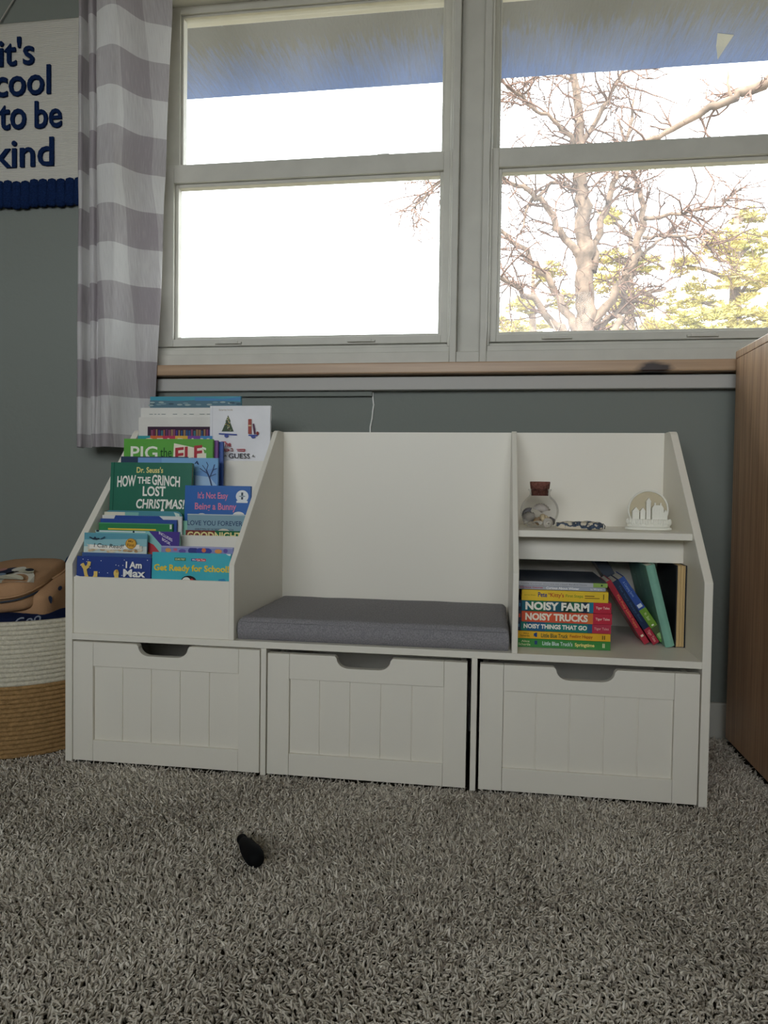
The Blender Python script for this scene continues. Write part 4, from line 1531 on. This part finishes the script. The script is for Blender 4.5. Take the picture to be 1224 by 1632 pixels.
for i in range(4):
    z0 = .10 + i * .182
    d_ = MB().box(X0 + .021, .447, -.221, -.203, z0, z0 + .177).build('drawer', dm_, dr, bevel=.001)
    for x_ in (-.2, .2):
        MB().lathe([(.006, 0), (.006, .012), (.014, .018), (.014, .024), (.001, .028)], seg=20).build('knob', M_ROD, d_, xf=Matrix.Translation((x_, -.221, z0 + .09)) @ Matrix.Rotation(PI / 2, 4, 'X'))

# ------------------------------------------------------------------ small black handle on the carpet
bh = empty('tool_handle', (.4785, -.627, .009), (0, 0, math.atan2(-.062, .047)))
tag(bh, 'small black tapered screwdriver handle lying on the carpet in front of the bench', 'tool handle')
M_BLK = mat('black_rubber', '#0b0c0f', rough=.75, spec=.15)
MB().lathe([(.001, -.039), (.0062, -.0388), (.0078, -.037), (.0078, -.033), (.0066, -.030), (.0078, -.026), (.0105, -.016), (.0128, -.002), (.0140, .012), (.0138, .024), (.0115, .033), (.0075, .0375), (.001, .039)], axis='x', seg=28).build('grip', M_BLK, bh)
MB().lathe([(.001, -.0405), (.0030, -.0404), (.0030, -.038), (.001, -.038)], axis='x', seg=16).build('socket_end', M_BLK, bh)

# ------------------------------------------------------------------ carpet pile
rng = np.random.default_rng(5)


def carpet(x0, x1, y0, y1, sp_, lmul, seed):
    g = np.random.default_rng(seed)
    nx_, ny_ = int((x1 - x0) / sp_), int((y1 - y0) / sp_)
    gx, gy = np.meshgrid(np.arange(nx_), np.arange(ny_))
    px = x0 + (gx.ravel() + g.uniform(-.1, 1.1, nx_ * ny_)) * sp_
    py = y0 + (gy.ravel() + g.uniform(-.1, 1.1, nx_ * ny_)) * sp_
    keep = ~((px > .012) & (px < 1.188) & (py > -.320))
    keep &= ~((px + .188) ** 2 + (py + .182) ** 2 < .165 ** 2)
    keep &= ~((px > 1.342) & (py > -.46))
    keep &= py < .062
    return px[keep], py[keep]


xs, ys = [], []
for args in [(-.45, 1.75, -1.02, .062, .0038, 1, 1), (-1.28, 2.6, -1.6, -1.02, .0058, 1, 2), (-1.28, -.45, -1.02, .062, .0052, 1, 3), (1.75, 2.6, -1.02, .062, .008, 1, 4)]:
    a, b_ = carpet(*args)
    xs.append(a)
    ys.append(b_)
big = np.concatenate([np.full(len(a), k_) for k_, a in enumerate(xs)])
px, py = np.concatenate(xs), np.concatenate(ys)
N = len(px)
scl = np.where(big == 0, 1.0, 1.35)
# slowly varying lay of the pile
lay = 1.3 * np.sin(px * 5.1 + 2 * np.sin(py * 4.3)) + 1.1 * np.sin(py * 7.3 + 1.7 * np.sin(px * 3.1 + 1)) + .8 * np.sin(px * 13 + py * 11)
ang = lay + rng.normal(0, 1.5, N)
L = rng.uniform(.010, .015, N)
rad = rng.uniform(.0011, .0018, N) * scl
base = np.stack([px, py, np.full(N, FZ + .001)], 1)


def dirv(a, l):
    return np.stack([np.cos(a) * np.sin(l), np.sin(a) * np.sin(l), np.cos(l)], 1)


l0 = np.clip(rng.normal(.25, .2, N), 0, .8)
l1 = np.clip(l0 + rng.normal(.55, .3, N), 0, 1.5)
l2 = np.clip(l1 + rng.normal(.55, .4, N), .1, 1.9)
a1 = ang + rng.normal(0, .5, N)
a2 = a1 + rng.normal(0, .7, N)
pts_ = [base]
for a_, l_, f_ in ((ang, l0, .38), (a1, l1, .36), (a2, l2, .36)):
    pts_.append(pts_[-1] + dirv(a_, l_) * (L * f_)[:, None])
d1 = dirv(a1, l1)
side = np.stack([-np.sin(a1), np.cos(a1), np.zeros(N)], 1)
upn = np.cross(d1, side)
rings = []
for c_, f_ in zip(pts_, (.7, 1.05, 1.1, .45)):
    for j in range(3):
        a = 2 * PI * j / 3 + .5
        rings.append(c_ + (side * math.cos(a) + upn * math.sin(a)) * (rad * f_)[:, None])
verts = np.stack(rings, 1).reshape(-1, 3)
loc = []
for i in range(3):
    for j in range(3):
        loc.append((i * 3 + j, i * 3 + (j + 1) % 3, (i + 1) * 3 + (j + 1) % 3, (i + 1) * 3 + j))
loc = np.array(loc)
quads = (np.arange(N)[:, None, None] * 12 + loc[None]).reshape(-1)
me = bpy.data.meshes.new('carpet_pile')
me.vertices.add(len(verts))
me.vertices.foreach_set('co', verts.astype(np.float32).ravel())
me.loops.add(len(quads))
me.loops.foreach_set('vertex_index', quads.astype(np.int32))
nf = len(quads) // 4
me.polygons.add(nf)
me.polygons.foreach_set('loop_start', np.arange(0, nf * 4, 4, dtype=np.int32))
me.polygons.foreach_set('use_smooth', np.ones(nf, bool))
at = me.attributes.new('tint', 'FLOAT', 'POINT')
tint = np.clip(rng.normal(.5, .22, N) + .10 * np.sin(px * 9 + 3 * np.sin(py * 5)) * np.sin(py * 8 + 2 * np.sin(px * 6)), 0, 1)
at.data.foreach_set('value', np.repeat(tint, 12).astype(np.float32))
me.update()
ym = bpy.data.materials.new('carpet_yarn')
ym.use_nodes = True
nt = ym.node_tree
b = nt.nodes['Principled BSDF']
b.inputs['Roughness'].default_value = .9
b.inputs['Specular IOR Level'].default_value = .1
an = nt.nodes.new('ShaderNodeAttribute')
an.attribute_name = 'tint'
r = nt.nodes.new('ShaderNodeValToRGB')
e = r.color_ramp.elements
e[0].position, e[0].color = 0, lin('#968c80')
e[1].position, e[1].color = 1, lin('#fbf5ea')
q = e.new(.5)
q.color = lin('#d8d0c3')
nt.links.new(an.outputs['Fac'], r.inputs[0])
nt.links.new(r.outputs[0], b.inputs['Base Color'])
me.materials.append(ym)
o = bpy.data.objects.new('carpet_pile', me)
COL.objects.link(o)
tag(o, 'thick grey taupe shag carpet pile covering the floor', 'carpet', kind='stuff')

# ------------------------------------------------------------------ outdoors
struct(MB().box(-60, 60, -60, 90, -.75, -.6).build('ground', mat('dry_lawn', '#5f5844', rough=.95, var=.2, vscale=2)))
M_BARK = mat('pale_bark', '#66564a', rough=.9, var=.5, vscale=6, bump=.8, bscale=14)
M_TWIG = mat('twig_bark', '#5f493f', rough=.9, var=.25, vscale=4)
TRUNK = [(2.36, 11.0, -.7, .30), (2.36, 11.0, 1.2, .22), (2.36, 11.0, 2.91, 0.18), (2.32, 11.0, 3.54, 0.164), (2.29, 11.0, 4.06, 0.151), (2.33, 11.0, 4.58, 0.137), (2.23, 11.0, 5.31, 0.124), (2.2, 11.0, 5.77, 0.111), (2.15, 11.0, 6.65, 0.079), (2.06, 11.0, 7.48, 0.059), (1.97, 11.0, 8.31, 0.039), (1.87, 11.0, 9.34, 0.02)]
LIMBS = [
    [(2.15, 11.0, 3.07, 0.085), (1.77, 10.83, 3.4, 0.065), (1.35, 10.66, 3.84, 0.051), (0.98, 10.5, 4.0, 0.038), (0.53, 10.33, 4.12, 0.025)],
    [(2.09, 11.0, 3.49, 0.072), (1.67, 11.03, 4.19, 0.059), (1.3, 11.06, 4.63, 0.046), (0.92, 11.08, 4.97, 0.033), (0.33, 11.11, 5.27, 0.02)],
    [(2.22, 11.0, 4.53, 0.072), (1.9, 10.95, 4.89, 0.059), (1.63, 10.9, 5.34, 0.052), (1.27, 10.84, 5.6, 0.039), (0.9, 10.79, 5.75, 0.032), (0.28, 10.74, 5.89, 0.026), (-0.24, 10.69, 5.6, 0.019), (-0.6, 10.64, 5.23, 0.013)],
    [(2.43, 11.0, 4.26, 0.065), (2.58, 11.06, 5.11, 0.059), (2.72, 11.11, 5.64, 0.053), (2.83, 11.17, 5.97, 0.046), (2.98, 11.22, 6.51, 0.033), (3.07, 11.28, 7.15, 0.02)],
    [(2.46, 11.0, 3.32, 0.085), (2.85, 11.05, 3.95, 0.072), (3.11, 11.1, 4.38, 0.066), (3.21, 11.15, 4.8, 0.066), (3.28, 11.2, 5.34, 0.053), (3.15, 11.25, 5.78, 0.04), (3.0, 11.3, 6.23, 0.033), (2.84, 11.35, 6.89, 0.02)],
    [(3.25, 11.0, 5.08, 0.039), (3.51, 10.72, 5.0, 0.032), (3.82, 10.44, 4.95, 0.025), (4.2, 10.17, 4.91, 0.018), (4.38, 9.89, 5.07, 0.012)],
    [(3.23, 11.0, 4.77, 0.033), (3.59, 10.61, 4.66, 0.025), (3.87, 10.22, 4.46, 0.018), (4.04, 9.83, 4.14, 0.012)],
    [(2.86, 11.0, 3.27, 0.059), (2.92, 11.22, 3.68, 0.053), (3.1, 11.43, 4.37, 0.041), (3.51, 11.65, 4.85, 0.028), (3.97, 11.86, 5.13, 0.021)],
    [(2.16, 11.0, 6.24, 0.046), (1.81, 10.85, 6.6, 0.032), (1.39, 10.69, 6.85, 0.026), (1.02, 10.54, 7.09, 0.019), (0.77, 10.38, 7.23, 0.012)],
    [(2.19, 11.0, 6.24, 0.046), (2.5, 10.79, 6.83, 0.039), (2.75, 10.57, 7.2, 0.025), (2.89, 10.36, 7.65, 0.019)],
    [(2.41, 11.0, 3.17, 0.065), (2.87, 11.4, 3.62, 0.054), (3.35, 11.79, 4.03, 0.042), (3.86, 12.19, 4.24, 0.029)],
    [(2.17, 11.0, 5.62, 0.039), (1.74, 10.98, 5.73, 0.033), (1.33, 10.95, 5.33, 0.026), (1.23, 10.93, 4.9, 0.013)],
    [(2.06, 11.0, 7.38, 0.026), (1.62, 11.36, 7.82, 0.02), (1.1, 11.72, 7.61, 0.014)],
]


def dense(pl, per=4, wob=.03):
    out_, rad_ = [], []
    for i in range(len(pl) - 1):
        a, b_ = Vector(pl[i][:3]), Vector(pl[i + 1][:3])
        for k_ in range(per):
            f_ = k_ / per
            p = a.lerp(b_, f_)
            if i or k_:
                p += Vector((random.gauss(0, wob), random.gauss(0, wob), random.gauss(0, wob))) * min(1, pl[i][3] * 12)
            out_.append(p)
            rad_.append(pl[i][3] * (1 - f_) + pl[i + 1][3] * f_)
    out_.append(Vector(pl[-1][:3]))
    rad_.append(pl[-1][3])
    return out_, rad_


def twigs(mb, path, rad_, n_, lmin, lmax, droop, depth):
    for _ in range(n_):
        k_ = random.randrange(len(path) // 5, len(path))
        p = path[k_].copy()
        t_ = (path[min(k_ + 1, len(path) - 1)] - path[max(k_ - 1, 0)]).normalized()
        d_ = (t_ * .6 + Vector((random.gauss(0, .8), random.gauss(0, .6), random.gauss(.1, .7)))).normalized()
        L_ = random.uniform(lmin, lmax)
        r_ = min(rad_[k_] * .6, .016 if depth == 2 else .010) + .0035
        pp_, rr2 = [p], [r_]
        m_ = 6
        for s in range(m_):
            d_ = (d_ + Vector((random.gauss(0, .25), random.gauss(0, .25), random.gauss(-droop, .25)))).normalized()
            p = p + d_ * (L_ / m_)
            pp_.append(p)
            rr2.append(r_ * (1 - (s + 1) / m_ * .75))
        mb.tube(pp_, rr2, 4, caps=False)
        if depth > 1:
            twigs(mb, pp_, rr2, 5, lmin * .4, lmax * .5, droop, depth - 1)


random.seed(9)
bt = empty('bare_tree', (2.36, 11, -.6))
XF = Matrix.Translation((-2.36, -11, .6))
tag(bt, 'large leafless tree with thick forked trunk outside the right window', 'tree')
pth, rd = dense(TRUNK, 4, .02)
MB().tube(pth, rd, 14).build('trunk', M_BARK, bt, xf=XF)
tw = MB()
for l in LIMBS:
    near_ = min(TRUNK[1:], key=lambda q: (q[0] - l[0][0]) ** 2 + (q[2] + .35 - l[0][2]) ** 2)
    if l[0][3] > .035 and l[0][0] < 3.1:
        l = [(near_[0], near_[1], near_[2], l[0][3] * 1.15)] + l
    pth, rd = dense(l, 4, .05)
    MB().tube(pth, rd, 9).build('limb', M_BARK, bt, xf=XF)
    twigs(tw, pth, rd, 26, .4, 1.4, .03, 2)
pth, rd = dense(LIMBS[2][3:], 5, .05)
twigs(tw, pth, rd, 30, .4, 1.2, .12, 2)
pth, rd = dense(TRUNK[4:], 4, 0)
twigs(tw, pth, rd, 34, .6, 1.8, .0, 2)
o = tw.build('twig_spray', M_TWIG, bt, xf=XF)
o['kind'] = 'stuff'
nr = empty('overhanging_tree', (6.6, 8.0, -.6))
XF = Matrix.Translation((-6.6, -8, .6))
tag(nr, 'tree at far right sending one thick pale branch across the upper right pane', 'tree')
NEAR = [(6.60, 8.0, 6.35, .13), (6.39, 8.0, 6.25, 0.11), (5.34, 8.06, 6.07, 0.095), (4.66, 8.11, 5.85, 0.081), (4.14, 8.17, 5.69, 0.071), (3.83, 8.22, 5.58, 0.056), (3.48, 8.28, 5.46, 0.046), (2.96, 8.33, 5.2, 0.036), (2.66, 8.39, 5.09, 0.026), (2.4, 8.44, 4.98, 0.01)]
MB().tube([(6.6, 8, -.7), (6.6, 8, 1), (6.62, 8, 3), (6.6, 8, 5), (6.6, 8, 6.4), (6.7, 8, 8.5)], [.34, .27, .23, .2, .17, .07], 14).build('trunk', M_BARK, nr, xf=XF)
pth, rd = dense(NEAR, 4, .03)
MB().tube(pth, rd, 10).build('limb', M_BARK, nr, xf=XF)
pth2, rd2 = dense([(3.73, 8.22, 5.52, 0.025), (3.68, 8.2, 5.66, 0.02), (3.67, 8.2, 5.89, 0.01)], 4, .02)
MB().tube(pth2, rd2, 7).build('limb', M_BARK, nr, xf=XF)
tw = MB()
twigs(tw, pth[12:], rd[12:], 12, .3, .8, .0, 2)
o = tw.build('twig_spray', M_TWIG, nr, xf=XF)
o['kind'] = 'stuff'

# pines
pm = mat('pine_needles', '#8d8846', rough=.8, col2='#bfae68', vscale=.9, detail=2)


def pine(x_, y_, clumps, label, seed):
    g = np.random.default_rng(seed)
    root = empty('pine_tree', (x_, y_, -.6))
    tag(root, label, 'tree', 'pine trees behind the bare tree')
    XF_ = Matrix.Translation((-x_, -y_, .6))
    top = max(c[2] + c[3] for c in clumps)
    MB().tube([(x_, y_, -.7), (x_ + .05, y_, top * .5), (x_, y_, top)], [.28, .2, .03], 10).build('trunk', M_BARK, root, xf=XF_)
    bm_ = MB()
    for cx_, cy_, cz_, R2 in clumps:
        zt_ = max(1.0, cz_ - R2 * .7)
        bm_.tube([(x_, y_, zt_), ((x_ + cx_) / 2, (y_ + cy_) / 2, (zt_ + cz_) / 2 + .05), (cx_, cy_, cz_)], [.07, .05, .02], 6)
    bm_.build('bough', M_BARK, root, xf=XF_)
    VV, FF = [], []
    for cx_, cy_, cz_, R2 in clumps:
        n_sub = int(60 * (R2 / .9) ** 2) + 16
        for _ in range(n_sub):
            d_ = g.normal(size=3)
            d_ /= np.linalg.norm(d_)
            c0 = np.array([cx_, cy_, cz_]) + d_ * R2 * g.uniform(.35, 1.0) * np.array([1, 1, .6])
            s0 = g.uniform(.16, .32)
            for _ in range(34):
                q_ = g.normal(size=3)
                q_ /= np.linalg.norm(q_)
                q_[2] = abs(q_[2]) * .7 - .1
                w_ = np.cross(q_, g.normal(size=3))
                w_ /= np.linalg.norm(w_) + 1e-9
                a = c0 + q_ * s0 * g.uniform(0, .3)
                tip = a + q_ * s0 * g.uniform(.6, 1.1)
                k2 = len(VV)
                VV.extend([a + w_ * .017, a - w_ * .017, tip])
                FF.append((k2, k2 + 1, k2 + 2))
    fm = bpy.data.meshes.new('foliage')
    fm.from_pydata([tuple(np.array(v_) - np.array([x_, y_, -.6])) for v_ in VV], [], FF)
    fm.materials.append(pm)
    o_ = bpy.data.objects.new('foliage', fm)
    COL.objects.link(o_)
    o_.parent = root
    o_['kind'] = 'stuff'


g0 = random.Random(31)


def clumps(cx_, cy_, spots):
    out_ = []
    for sx_, sz_, R2 in spots:
        out_.append((sx_, cy_ + g0.uniform(-.9, .9), sz_, R2))
    return out_


pine(6.5, 17, clumps(6.5, 17, [(5.4, 4.4, .75), (6.4, 4.6, .95), (7.3, 4.5, .9), (5.6, 5.35, .75), (6.7, 5.6, .85), (7.6, 5.7, .8), (6.1, 6.35, .6), (7.0, 6.6, .65), (5.2, 5.9, .35), (6.9, 7.3, .4)]), 'yellow green pine tree filling the lower right pane at right', 1)
pine(4.5, 19.5, clumps(4.5, 19.5, [(4.1, 5.0, .7), (5.2, 4.9, .7), (4.7, 5.8, .75), (3.9, 6.4, .6), (4.9, 6.8, .5), (4.2, 7.3, .5), (3.8, 7.9, .35)]), 'yellow green pine tree seen behind the forked trunk in the lower right pane', 2)
pine(2.0, 22, clumps(2.0, 22, [(1.3, 5.6, .55), (2.2, 5.8, .6), (1.6, 6.4, .5), (2.5, 7.3, .5), (2.9, 6.5, .5)]), 'small distant pine tree low at the left of the right window', 3)
